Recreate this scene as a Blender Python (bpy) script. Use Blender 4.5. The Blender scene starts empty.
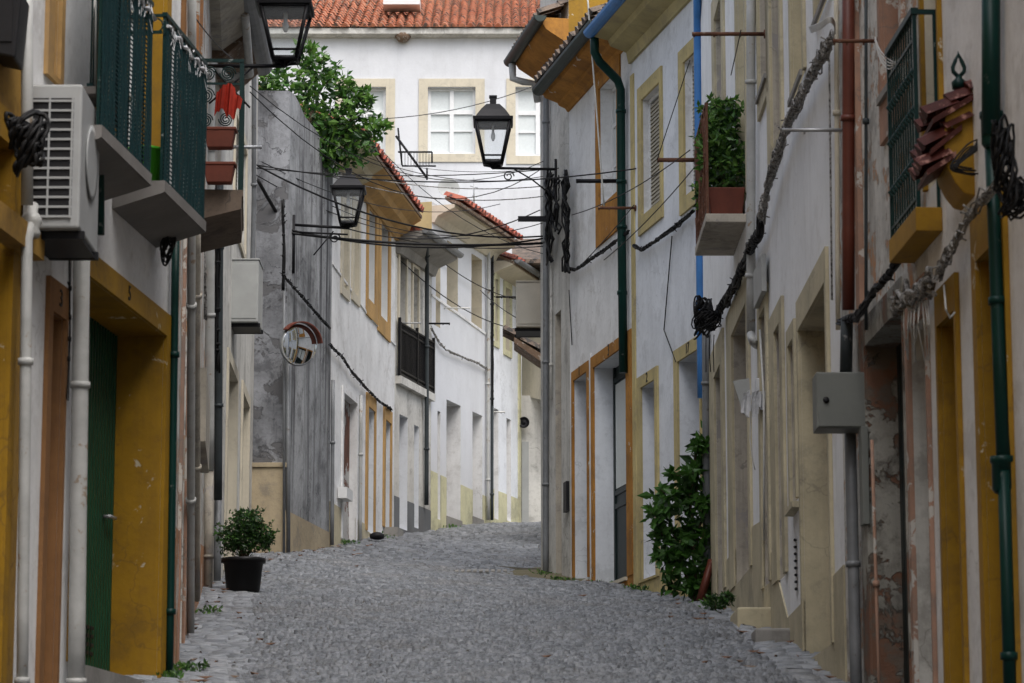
import bpy, math, random
import numpy as np
from mathutils import Vector, Matrix
random.seed(7); np.random.seed(7)
S = bpy.context.scene
COL = S.collection
EYE = 1.74
PITCH = math.atan(539/3000.0)
SP, CP = math.sin(PITCH), math.cos(PITCH)

# ------------------------------------------------------------------ surveying helpers
def ray(px, py):
    a = (px-512)/3000.0; b = (341.5-py)/3000.0
    return Vector((a, CP-b*SP, SP+b*CP))
def at(px, py, Y):                     # world point seen at a pixel, at depth Y
    d = ray(px, py); t = Y/d.y
    return Vector((d.x*t, Y, EYE+d.z*t))
def zat(Y, py):
    b = (341.5-py)/3000.0
    return EYE + Y*(SP+b*CP)/(CP-b*SP)
def lerp(a, b, t): return a+(b-a)*t
def interp(x, pts):
    if x <= pts[0][0]:
        (x0, y0), (x1, y1) = pts[0], pts[1]
    elif x >= pts[-1][0]:
        (x0, y0), (x1, y1) = pts[-2], pts[-1]
    else:
        for i in range(len(pts)-1):
            if pts[i][0] <= x <= pts[i+1][0]:
                (x0, y0), (x1, y1) = pts[i], pts[i+1]; break
    return y0+(y1-y0)*(x-x0)/(x1-x0)
GL = [(0,-1.74),(22,1.45),(24.5,1.82),(35,3.35),(45,4.88),(50,5.62),(55.2,6.36),(58.8,6.98),(62,7.36),(70,7.7),(90,8.2)]
GR = [(0,-1.74),(22,1.45),(32.2,2.87),(37,3.40),(40.4,3.86),(44.2,4.30),(46.5,4.70),(52,5.72),(58.8,6.92),(62,7.36),(70,7.7),(90,8.2)]
XL = [(0,-5.09),(22.1,-2.53),(34.8,-3.6),(44,-3.84),(44.01,-3.37),(47,-2.88),(53,-2.10),(55.2,-1.51),(58.8,-.37),(60.5,.16),(61,.3)]
XR = [(0,3.418),(22,2.45),(37,2.38),(46.5,.45),(46.7,3.6),(61,3.6)]
GXL = [(0,-2.6),(34,-3.3),(47,-2.9),(55,-1.6),(61,0),(70,0)]
GXR = [(0,2.5),(37,2.4),(46.5,.5),(50,1.2),(61,3),(70,3)]
def gz(X, Y):
    l, r = interp(Y, GL), interp(Y, GR)
    xl, xr = interp(Y, GXL), interp(Y, GXR)
    t = min(max((X-xl)/max(xr-xl, .1), 0), 1)
    return EYE+lerp(l, r, t)

class Wall:
    def __init__(s, p0, p1, side):
        s.p0 = Vector((p0[0], p0[1], 0)); s.p1 = Vector((p1[0], p1[1], 0))
        s.L = (s.p1-s.p0).length; s.d = (s.p1-s.p0)/s.L; s.side = side
        n = Vector((s.d.y, -s.d.x, 0))             # points to +X for a wall running away
        s.n = n if side == 'L' else -n
        s.right = s.d if side == 'L' else -s.d
    def hit(s, px, py):
        r = ray(px, py); t = s.n.dot(s.p0)/s.n.dot(Vector((r.x, r.y, 0)))
        p = r*t
        return (Vector((p.x, p.y, 0))-s.p0).dot(s.d), EYE+p.z
    def u(s, px, py): return s.hit(px, py)[0]
    def Y(s, u): return (s.p0+s.d*u).y
    def z(s, u, py): return zat(s.Y(u), py)
    def P(s, u, z, o=0.0):
        p = s.p0+s.d*u+s.n*o
        return Vector((p.x, p.y, z))
    def on(s, px, py, o=0.0):
        r = ray(px, py); t = s.n.dot(s.p0+s.n*o)/s.n.dot(Vector((r.x, r.y, 0)))
        p = r*t; return Vector((p.x, p.y, EYE+p.z))

# ------------------------------------------------------------------ mesh helpers
class MB:
    def __init__(s): s.v = []; s.f = []; s.m = []; s.sm = []
    def face(s, pts, m=0, sm=False):
        b = len(s.v); s.v += [tuple(p) for p in pts]; s.f.append(tuple(range(b, b+len(pts)))); s.m.append(m); s.sm.append(sm)
        return s
    def hexa(s, c, m=0):                # 8 corners: bottom 4, top 4
        b = len(s.v); s.v += [tuple(p) for p in c]
        for q in ((0,3,2,1),(4,5,6,7),(0,1,5,4),(1,2,6,5),(2,3,7,6),(3,0,4,7)):
            s.f.append(tuple(b+i for i in q)); s.m.append(m); s.sm.append(False)
        return s
    def box(s, lo, hi, m=0):
        (x0,y0,z0),(x1,y1,z1) = lo, hi
        return s.hexa([(x0,y0,z0),(x1,y0,z0),(x1,y1,z0),(x0,y1,z0),(x0,y0,z1),(x1,y0,z1),(x1,y1,z1),(x0,y1,z1)], m)
    def wbox(s, w, u0, u1, z0, z1, o0, o1, m=0):
        return s.hexa([w.P(u0,z0,o0),w.P(u1,z0,o0),w.P(u1,z0,o1),w.P(u0,z0,o1),w.P(u0,z1,o0),w.P(u1,z1,o0),w.P(u1,z1,o1),w.P(u0,z1,o1)], m)
    def prism(s, poly, dvec, m=0):      # planar polygon extruded by a vector
        n = len(poly); b = len(s.v); poly = [Vector(p) for p in poly]; dvec = Vector(dvec)
        s.v += [tuple(p) for p in poly]+[tuple(p+dvec) for p in poly]
        s.f += [tuple(b+i for i in range(n))[::-1], tuple(b+n+i for i in range(n))]
        s.m += [m, m]; s.sm += [False, False]
        for i in range(n):
            j = (i+1) % n
            s.f.append((b+i, b+j, b+n+j, b+n+i)); s.m.append(m); s.sm.append(False)
        return s
    def tube(s, pts, r, n=8, m=0, cap=True):
        pts = [Vector(p) for p in pts]; rs = r if isinstance(r, (list, tuple)) else [r]*len(pts)
        b = len(s.v); up = None
        for i, p in enumerate(pts):
            t = (pts[min(i+1, len(pts)-1)]-pts[max(i-1, 0)])
            if t.length < 1e-9: t = Vector((0,0,1))
            t.normalize()
            if up is None:
                up = Vector((0,0,1)) if abs(t.z) < .9 else Vector((0,1,0))
            a = t.cross(up)
            if a.length < 1e-4: a = t.cross(Vector((1,.3,0)))
            a.normalize(); c = a.cross(t).normalized(); up = c
            for k in range(n):
                th = 2*math.pi*k/n
                s.v.append(tuple(p+(a*math.cos(th)+c*math.sin(th))*rs[i]))
        for i in range(len(pts)-1):
            for k in range(n):
                k2 = (k+1) % n
                s.f.append((b+i*n+k, b+i*n+k2, b+(i+1)*n+k2, b+(i+1)*n+k)); s.m.append(m); s.sm.append(True)
        if cap:
            s.f.append(tuple(b+k for k in range(n))[::-1]); s.m.append(m); s.sm.append(False)
            e = b+(len(pts)-1)*n
            s.f.append(tuple(e+k for k in range(n))); s.m.append(m); s.sm.append(False)
        return s
    def lathe(s, c, prof, n=20, m=0, axis=None, sm=True):   # prof: (r, h) along axis
        c = Vector(c); ax = Vector(axis).normalized() if axis else Vector((0,0,1))
        a = ax.cross(Vector((0,1,0)) if abs(ax.y) < .9 else Vector((1,0,0))).normalized(); e = ax.cross(a)
        b = len(s.v)
        for r, h in prof:
            for k in range(n):
                th = 2*math.pi*k/n+math.pi/n
                s.v.append(tuple(c+ax*h+(a*math.cos(th)+e*math.sin(th))*r))
        for i in range(len(prof)-1):
            for k in range(n):
                k2 = (k+1) % n
                s.f.append((b+i*n+k, b+i*n+k2, b+(i+1)*n+k2, b+(i+1)*n+k)); s.m.append(m); s.sm.append(sm)
        s.f.append(tuple(b+k for k in range(n))[::-1]); s.m.append(m); s.sm.append(False)
        e_ = b+(len(prof)-1)*n
        s.f.append(tuple(e_+k for k in range(n))); s.m.append(m); s.sm.append(False)
        return s
    def build(s, name, mats, parent=None, origin=None, bevel=0):
        if not s.v: return None
        if not isinstance(mats, (list, tuple)): mats = [mats]
        V = np.array(s.v, dtype=float)
        if parent is not None: o = Vector(parent['org'])
        else: o = Vector(origin) if origin is not None else Vector((V[:,0].mean(), V[:,1].mean(), V[:,2].min()))
        V = V-np.array(o)
        me = bpy.data.meshes.new(name); me.from_pydata([tuple(p) for p in V], [], s.f)
        for mt in mats: me.materials.append(mt)
        me.polygons.foreach_set('material_index', s.m); me.polygons.foreach_set('use_smooth', s.sm)
        me.update()
        ob = bpy.data.objects.new(name, me); COL.objects.link(ob)
        if bevel:
            md = ob.modifiers.new('bevel', 'BEVEL'); md.width = bevel; md.segments = 2; md.limit_method = 'ANGLE'
        ob['org'] = tuple(o)
        if parent is not None: ob.parent = parent
        else: ob.location = o
        return ob
def thing(name, label, cat, loc, group=None):
    o = bpy.data.objects.new(name, None); COL.objects.link(o); o.location = loc; o['org'] = tuple(loc)
    o.empty_display_size = .2
    return tag(o, label, cat, group)
def smooth(P, k=6):
    P = [Vector(p) for p in P]; Q = []
    for i in range(len(P)-1):
        a, b, c, d = P[max(i-1,0)], P[i], P[i+1], P[min(i+2,len(P)-1)]
        for j in range(k):
            t = j/k; Q.append(.5*((2*b)+(c-a)*t+(2*a-5*b+4*c-d)*t*t+(3*b-a-3*c+d)*t**3))
    return Q+[P[-1]]
def tag(o, label, cat, group=None):
    o['label'] = label; o['category'] = cat
    if group: o['group'] = group
    return o
def struct(o, kind='structure', label=None, cat=None):
    o['kind'] = kind
    if label: o['label'] = label
    if cat: o['category'] = cat
    return o
def text_part(name, txt, w, u, z, size, mat, parent, o=.045):
    c = bpy.data.curves.new(name, 'FONT'); c.body = txt; c.size = size; c.extrude = .003; c.align_x = 'CENTER'; c.align_y = 'CENTER'
    t = bpy.data.objects.new(name, c); COL.objects.link(t)
    dg = bpy.context.evaluated_depsgraph_get()
    me = bpy.data.meshes.new_from_object(t.evaluated_get(dg)); bpy.data.objects.remove(t)
    M = Matrix((tuple(w.right)+(0,), (0,0,1,0), tuple(w.n)+(0,), (0,0,0,1))).transposed()
    p = w.P(u, z, o); org = Vector(parent['org'])
    for v in me.vertices:
        v.co = (M @ v.co)+p-org
    me.materials.clear(); me.materials.append(mat)
    ob = bpy.data.objects.new(name, me); COL.objects.link(ob); ob.parent = parent; ob['org'] = tuple(org)
    return ob

# ------------------------------------------------------------------ materials
def newmat(name):
    m = bpy.data.materials.new(name); m.use_nodes = True; nt = m.node_tree; b = nt.nodes['Principled BSDF']
    return m, nt, b
def N(nt, t, **k):
    n = nt.nodes.new(t)
    for a, v in k.items():
        if a.startswith('i_'):
            n.inputs[a[2:].replace('_', ' ')].default_value = v
        else: setattr(n, a, v)
    return n
def coords(nt, scale=(1,1,1)):
    t = N(nt, 'ShaderNodeTexCoord'); mp = N(nt, 'ShaderNodeMapping'); mp.inputs['Scale'].default_value = scale
    nt.links.new(t.outputs['Object'], mp.inputs[0]); return mp.outputs[0]
def noise(nt, vec, scale, detail=6, rough=.6, dist=0):
    n = N(nt, 'ShaderNodeTexNoise'); n.inputs['Scale'].default_value = scale; n.inputs['Detail'].default_value = detail
    n.inputs['Roughness'].default_value = rough; n.inputs['Distortion'].default_value = dist
    nt.links.new(vec, n.inputs['Vector']); return n.outputs['Fac']
def ramp(nt, fac, a, b, ca=(0,0,0,1), cb=(1,1,1,1)):
    r = N(nt, 'ShaderNodeValToRGB'); r.color_ramp.elements[0].position = a; r.color_ramp.elements[1].position = b
    r.color_ramp.elements[0].color = ca; r.color_ramp.elements[1].color = cb
    nt.links.new(fac, r.inputs[0]); return r.outputs[0]
def mix(nt, fac, a, b, mode='MIX'):
    m = N(nt, 'ShaderNodeMix', data_type='RGBA', blend_type=mode)
    for s, v in ((m.inputs[0], fac), (m.inputs[6], a), (m.inputs[7], b)):
        if isinstance(v, (int, float)): s.default_value = v
        elif isinstance(v, tuple): s.default_value = (v+(1,))[:4]
        else: nt.links.new(v, s)
    return m.outputs[2]
def mul(nt, a, k):
    m = N(nt, 'ShaderNodeMath', operation='MULTIPLY'); nt.links.new(a, m.inputs[0])
    if isinstance(k, (int, float)): m.inputs[1].default_value = k
    else: nt.links.new(k, m.inputs[1])
    return m.outputs[0]
def bump(nt, b, h, strength=.3, dist=.02):
    n = N(nt, 'ShaderNodeBump'); n.inputs['Strength'].default_value = strength; n.inputs['Distance'].default_value = dist
    nt.links.new(h, n.inputs['Height']); nt.links.new(n.outputs[0], b.inputs['Normal'])
def plaster(name, base, grime=(.16,.15,.14), amt=.35, streak=.4, peel=None, peel2=None, pth=.62, psc=1.6, rough=.9, bs=.35, ssc=5, mott=.22):
    m, nt, b = newmat(name); v = coords(nt); vs = coords(nt, (ssc, ssc, .22))
    pth = .5+(pth-.5)*.55
    big = ramp(nt, noise(nt, v, 1.1, 8, .65), .42, .60)
    dk = tuple(c*(1-mott) for c in base)
    c = mix(nt, big, base, dk)
    fine = noise(nt, v, 14, 6, .7)
    c = mix(nt, mul(nt, ramp(nt, fine, .50, .66), amt*.55), c, grime)
    st = ramp(nt, noise(nt, vs, 1.0, 7, .7, .3), .50, .66)
    c = mix(nt, mul(nt, st, streak), c, grime)
    sp = ramp(nt, noise(nt, v, 2.1, 10, .74), .53, .60)
    c = mix(nt, mul(nt, sp, amt), c, grime)
    # fine shrinkage cracks
    vo = N(nt, 'ShaderNodeTexVoronoi', feature='DISTANCE_TO_EDGE'); vo.inputs['Scale'].default_value = .9
    wv = N(nt, 'ShaderNodeVectorMath', operation='ADD'); nz = N(nt, 'ShaderNodeTexNoise'); nz.inputs['Scale'].default_value = 2.5; nz.inputs['Detail'].default_value = 5
    nt.links.new(v, nz.inputs['Vector']); nt.links.new(v, wv.inputs[0]); nt.links.new(nz.outputs['Color'], wv.inputs[1]); nt.links.new(wv.outputs[0], vo.inputs['Vector'])
    ck = ramp(nt, vo.outputs['Distance'], .0, .012, (1,1,1,1), (0,0,0,1))
    ckm = mul(nt, ck, ramp(nt, noise(nt, v, .8, 3), .5, .56))
    c = mix(nt, mul(nt, ckm, min(1, amt*1.6)), c, grime)
    h = fine
    if peel:
        pf = ramp(nt, noise(nt, v, psc, 10, .68, .4), pth, pth+.015)
        pc = peel
        if peel2: pc = mix(nt, ramp(nt, noise(nt, v, psc*2.3, 8, .7), .46, .54), peel, peel2)
        c = mix(nt, pf, c, pc)
        h2 = N(nt, 'ShaderNodeMath', operation='SUBTRACT'); nt.links.new(fine, h2.inputs[0]); nt.links.new(pf, h2.inputs[1]); h = h2.outputs[0]
    nt.links.new(c, b.inputs['Base Color']); b.inputs['Roughness'].default_value = rough
    b.inputs['Specular IOR Level'].default_value = .25
    bump(nt, b, h, bs, .012)
    return m
def simple(name, col, rough=.6, metal=0, var=.25, sc=8, dirt=None, dth=.6, bs=.1, spec=.4):
    m, nt, b = newmat(name); v = coords(nt)
    f = noise(nt, v, sc, 6, .65)
    c = mix(nt, ramp(nt, f, .35, .7), col, tuple(x*(1-var) for x in col))
    if dirt: c = mix(nt, ramp(nt, noise(nt, v, sc*1.7, 9, .7), dth, dth+.05), c, dirt)
    nt.links.new(c, b.inputs['Base Color']); b.inputs['Roughness'].default_value = rough; b.inputs['Metallic'].default_value = metal
    b.inputs['Specular IOR Level'].default_value = spec if max(col) > .1 else .2
    if bs: bump(nt, b, f, bs, .005)
    return m
M = {}
M['white'] = plaster('white_plaster', (.79,.795,.795), amt=.26, streak=.12, ssc=2.6, grime=(.30,.28,.25), mott=.15)
M['white_r'] = plaster('bright_lime_wash', (.86,.87,.87), amt=.14, streak=.10, ssc=3.5, grime=(.33,.30,.26), mott=.08)
M['white_back'] = plaster('clean_white_plaster', (.63,.645,.67), amt=.05, streak=.10, mott=.06, ssc=1.5)
M['white_blue'] = plaster('cool_white_plaster', (.74,.77,.81), amt=.2, streak=.10, mott=.12, ssc=2.2, grime=(.24,.25,.26))
M['white_old'] = plaster('old_white_plaster', (.56,.55,.51), amt=.45, streak=.5, peel=(.30,.27,.23), peel2=(.42,.30,.22), pth=.66)
M['peel'] = plaster('peeling_whitewash', (.66,.65,.61), amt=.5, streak=.35, peel=(.33,.30,.26), peel2=(.45,.25,.14), pth=.57, psc=3.0, bs=.7)
M['crumble'] = plaster('crumbling_render', (.36,.35,.31), amt=.8, streak=.3, peel=(.15,.12,.095), peel2=(.19,.10,.065), pth=.54, psc=2.0, bs=1.0, grime=(.07,.06,.05), mott=.5)
M['terra'] = plaster('terracotta_render', (.46,.22,.10), amt=.4, streak=.4, peel=(.55,.53,.48), pth=.60, psc=2.4, bs=.6)
M['cream'] = plaster('cream_plaster', (.55,.49,.34), amt=.25, streak=.15)
M['beige'] = plaster('beige_trim', (.58,.53,.42), amt=.15, streak=.15, mott=.1)
M['stucco_old'] = plaster('old_beige_plaster', (.47,.43,.36), amt=.4, streak=.4, peel=(.32,.30,.28), pth=.64)
M['palegrey'] = plaster('pale_grey_plaster', (.62,.61,.57), amt=.4, streak=.3, ssc=3, grime=(.17,.16,.14))
M['straw'] = plaster('straw_yellow_trim', (.56,.46,.22), amt=.25, streak=.2)
M['lemon'] = plaster('pale_yellow_plinth', (.60,.58,.38), amt=.3, streak=.25)
M['orangepale'] = plaster('faded_orange_trim', (.50,.31,.12), amt=.35, streak=.25, grime=(.25,.17,.1))
M['orange'] = plaster('orange_trim', (.46,.215,.045), amt=.4, streak=.35, grime=(.17,.085,.035), peel=(.55,.5,.42), pth=.74, psc=4, mott=.3)
M['yellow'] = plaster('ochre_yellow_paint', (.34,.185,.010), amt=.4, streak=.3, grime=(.15,.085,.02), rough=.6, bs=.3, peel=(.5,.44,.33), pth=.74, psc=4, mott=.25)
M['ochre'] = plaster('ochre_plaster', (.36,.21,.045), amt=.3, streak=.3, grime=(.1,.06,.03))
M['brown'] = plaster('brown_trim', (.25,.125,.05), amt=.25, streak=.3, grime=(.1,.05,.03))
M['pink'] = plaster('faded_pink_trim', (.40,.24,.17), amt=.4, streak=.4, peel=(.5,.48,.44), pth=.62, psc=3)
M['greywall'] = plaster('weathered_grey_render', (.30,.31,.33), grime=(.045,.045,.05), amt=.55, streak=.9, bs=.9, ssc=2.2, mott=.45, peel=(.13,.13,.135), pth=.60, psc=1.5)
M['greystripe'] = plaster('streaked_grey_render', (.34,.35,.36), grime=(.045,.045,.05), amt=.45, streak=1.0, bs=.5, ssc=4.2, mott=.4)
M['stone'] = plaster('sandstone_plinth', (.40,.33,.22), amt=.4, streak=.2, bs=.8)
M['charcoal'] = plaster('dark_grey_plinth', (.17,.18,.19), amt=.3, streak=.3)
M['cementplinth'] = plaster('cement', (.30,.29,.27), amt=.4, streak=.3, bs=.6)
M['concrete'] = plaster('slab_concrete', (.20,.19,.18), amt=.4, streak=.3, bs=.4)
M['soffit'] = plaster('cream_soffit', (.46,.39,.20), amt=.25, streak=.1)
M['greendoor'] = simple('green_painted_metal', (.006,.060,.026), .45, 0, .3, 3)
M['darkgreen'] = simple('dark_green_paint', (.004,.026,.024), .4, 0, .3, 6, dirt=(.22,.24,.23), dth=.64)
M['pipegreen'] = simple('green_downpipe', (.003,.032,.026), .4, 0, .3, 4, dirt=(.12,.14,.13), dth=.63)
M['pipeblue'] = simple('blue_downpipe', (.05,.20,.50), .45, 0, .25, 4, dirt=(.35,.3,.25), dth=.72)
M['pipewhite'] = simple('white_pvc', (.46,.465,.45), .5, 0, .25, 5, dirt=(.28,.22,.16), dth=.60)
M['pipebrown'] = simple('red_brown_downpipe', (.13,.032,.018), .5, 0, .3, 5, dirt=(.3,.15,.1), dth=.7)
M['pipegrey'] = simple('grey_downpipe', (.20,.21,.22), .5, .1, .3, 5, dirt=(.1,.09,.08), dth=.62)
M['pipedark'] = simple('dark_pipe', (.05,.06,.065), .5, .1, .3, 5, dirt=(.2,.2,.2), dth=.65)
M['gutter'] = simple('dark_green_gutter', (.05,.065,.06), .5, .3, .3, 5, dirt=(.2,.18,.15), dth=.65)
M['iron'] = simple('black_iron', (.012,.012,.014), .5, .3, .2, 10)
M['rust'] = simple('rusty_steel', (.16,.07,.04), .8, .2, .5, 12, dirt=(.25,.2,.17), dth=.6)
M['steel'] = simple('galvanised_steel', (.42,.43,.44), .45, .6, .2, 12)
M['cable'] = simple('black_cable', (.012,.012,.013), .55, 0, .3, 20)
M['cablegrey'] = simple('grey_cable', (.33,.32,.30), .7, 0, .35, 25, dirt=(.06,.055,.05), dth=.5)
M['cablewhite'] = simple('white_cable', (.6,.6,.57), .6, 0, .2, 25)
M['acwhite'] = simple('aged_white_enamel', (.36,.37,.37), .45, 0, .15, 3, dirt=(.25,.22,.18), dth=.68)
M['acgrey'] = simple('grey_enamel', (.36,.37,.36), .5, 0, .15, 3, dirt=(.2,.18,.15), dth=.7)
M['acbeige'] = simple('beige_enamel', (.50,.48,.42), .5, 0, .15, 3)
M['black'] = simple('black_plastic', (.015,.015,.017), .5)
M['boxgrey'] = simple('grey_box_paint', (.17,.18,.165), .55, 0, .15, 4, dirt=(.12,.1,.08), dth=.7)
M['framewhite'] = simple('white_window_frame', (.72,.73,.73), .45, 0, .1, 8)
M['doorblack'] = simple('dark_green_door', (.012,.022,.022), .4, 0, .2, 5)
M['wood'] = simple('old_wood', (.17,.11,.07), .8, 0, .4, 9, dirt=(.3,.27,.23), dth=.55, bs=.4)
M['woodpaint'] = simple('grey_painted_door', (.40,.40,.38), .7, 0, .25, 4, dirt=(.17,.09,.06), dth=.53, bs=.3)
M['curtain'] = simple('white_curtain', (.62,.66,.66), .9, 0, .1, 20)
M['shutter'] = simple('grey_beige_shutter', (.36,.33,.26), .6, 0, .15, 5)
M['pot'] = simple('black_plant_pot', (.010,.010,.011), .45)
M['redpot'] = simple('terracotta_pot', (.15,.035,.018), .65, 0, .3, 6, dirt=(.4,.25,.2), dth=.7)
M['redcloth'] = simple('red_cloth', (.42,.03,.012), .85, 0, .35, 14)
M['greenplastic'] = simple('bright_green_plastic', (.08,.45,.03), .4)
M['ivory'] = simple('ivory_plastic', (.5,.35,.2), .5)
M['bag'] = simple('white_plastic_bag', (.65,.66,.68), .35, 0, .2, 10)
M['bark'] = simple('bark', (.10,.075,.05), .9, 0, .4, 12, bs=.6)
M['numeral'] = simple('black_numeral', (.02,.018,.015), .6)
M['net'] = simple('green_screen_strip', (.003,.030,.034), .7, 0, .5, 30, dirt=(.012,.065,.068), dth=.58)
M['rotdoor'] = plaster('decayed_door_paint', (.45,.44,.42), amt=.4, streak=.3, peel=(.16,.07,.045), peel2=(.10,.05,.035), pth=.42, psc=1.3, bs=.6)
M['redtile'] = simple('glazed_red_tile', (.085,.018,.012), .55, 0, .6, 7, dirt=(.30,.15,.12), dth=.56, bs=.5)
def leafmat(n, c, tr=.25):
    m, nt, b = newmat(n); v = coords(nt)
    cc = mix(nt, noise(nt, v, 9, 3), tuple(x*.6 for x in c), tuple(min(1, x*1.35) for x in c))
    nt.links.new(cc, b.inputs['Base Color']); b.inputs['Roughness'].default_value = .45
    t = N(nt, 'ShaderNodeBsdfTranslucent'); nt.links.new(cc, t.inputs[0]); ms = N(nt, 'ShaderNodeMixShader'); ms.inputs[0].default_value = tr
    nt.links.new(b.outputs[0], ms.inputs[1]); nt.links.new(t.outputs[0], ms.inputs[2])
    nt.links.new(ms.outputs[0], nt.nodes['Material Output'].inputs[0]); return m
M['leafA'] = leafmat('leaf_fresh', (.11,.23,.035), .35)
M['leafB'] = leafmat('leaf_mid', (.05,.14,.02), .3)
M['leafC'] = leafmat('leaf_dark', (.025,.065,.018), .2)
M['leafdry'] = simple('dry_leaf', (.15,.075,.04), .8, 0, .4, 30)
def glassmat():
    m, nt, b = newmat('window_glass'); b.inputs['Base Color'].default_value = (.06,.075,.08,1); b.inputs['Roughness'].default_value = .06
    b.inputs['Specular IOR Level'].default_value = .8; return m
M['glass'] = glassmat()
def lampglass():
    m, nt, b = newmat('lantern_glass'); b.inputs['Base Color'].default_value = (.75,.78,.8,1); b.inputs['Roughness'].default_value = .15
    t = N(nt, 'ShaderNodeBsdfTransparent'); t.inputs[0].default_value = (.93,.95,.96,1); ms = N(nt, 'ShaderNodeMixShader'); ms.inputs[0].default_value = .90
    nt.links.new(b.outputs[0], ms.inputs[1]); nt.links.new(t.outputs[0], ms.inputs[2]); nt.links.new(ms.outputs[0], nt.nodes['Material Output'].inputs[0]); return m
M['lampglass'] = lampglass()
def mirrormat():
    m, nt, b = newmat('mirror_face'); b.inputs['Base Color'].default_value = (.85,.87,.88,1); b.inputs['Metallic'].default_value = 1; b.inputs['Roughness'].default_value = .04; return m
M['mirror'] = mirrormat()
def tilemat(name, a, b_, dark, dth=.60):
    m, nt, b = newmat(name); v = coords(nt)
    w = N(nt, 'ShaderNodeTexVoronoi'); w.inputs['Scale'].default_value = 4.6; nt.links.new(v, w.inputs['Vector'])
    sep = N(nt, 'ShaderNodeSeparateColor'); nt.links.new(w.outputs['Color'], sep.inputs[0])
    c = mix(nt, sep.outputs[0], a, b_)
    c = mix(nt, ramp(nt, noise(nt, v, 7, 8, .7), dth, dth+.08), c, dark)
    nt.links.new(c, b.inputs['Base Color']); b.inputs['Roughness'].default_value = .85; bump(nt, b, noise(nt, v, 30, 4), .3, .01); return m
M['tile'] = tilemat('clay_roof_tile', (.34,.10,.045), (.52,.22,.12), (.09,.06,.045), .49)
M['tiledark'] = tilemat('lichened_roof_tile', (.09,.065,.05), (.16,.12,.09), (.03,.028,.025), .5)
M['tilered'] = tilemat('red_roof_tile', (.24,.045,.025), (.32,.10,.06), (.08,.035,.03), .52)
def cobblemat():
    m, nt, b = newmat('granite_cobbles'); v = coords(nt)
    a = N(nt, 'ShaderNodeAttribute'); a.attribute_name = 'tone'
    c = mix(nt, a.outputs['Fac'], (.078,.086,.097), (.255,.272,.295))
    c = mix(nt, mul(nt, ramp(nt, noise(nt, v, .7, 7, .65), .5, .68), .35), c, (.13,.115,.095))
    f = noise(nt, v, 45, 5, .7)
    c = mix(nt, mul(nt, ramp(nt, f, .5, .7), .5), c, (.27,.275,.285))
    nt.links.new(c, b.inputs['Base Color'])
    b.inputs['Roughness'].default_value = .5; b.inputs['Specular IOR Level'].default_value = .5
    bump(nt, b, f, .6, .01); return m
M['cobble'] = cobblemat()
M['joint'] = plaster('sandy_joint', (.085,.075,.06), amt=.5, streak=0, grime=(.04,.045,.02), bs=.8)
M['terrain'] = plaster('dry_earth', (.16,.14,.09), amt=.5, streak=0, grime=(.06,.08,.03))

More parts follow.
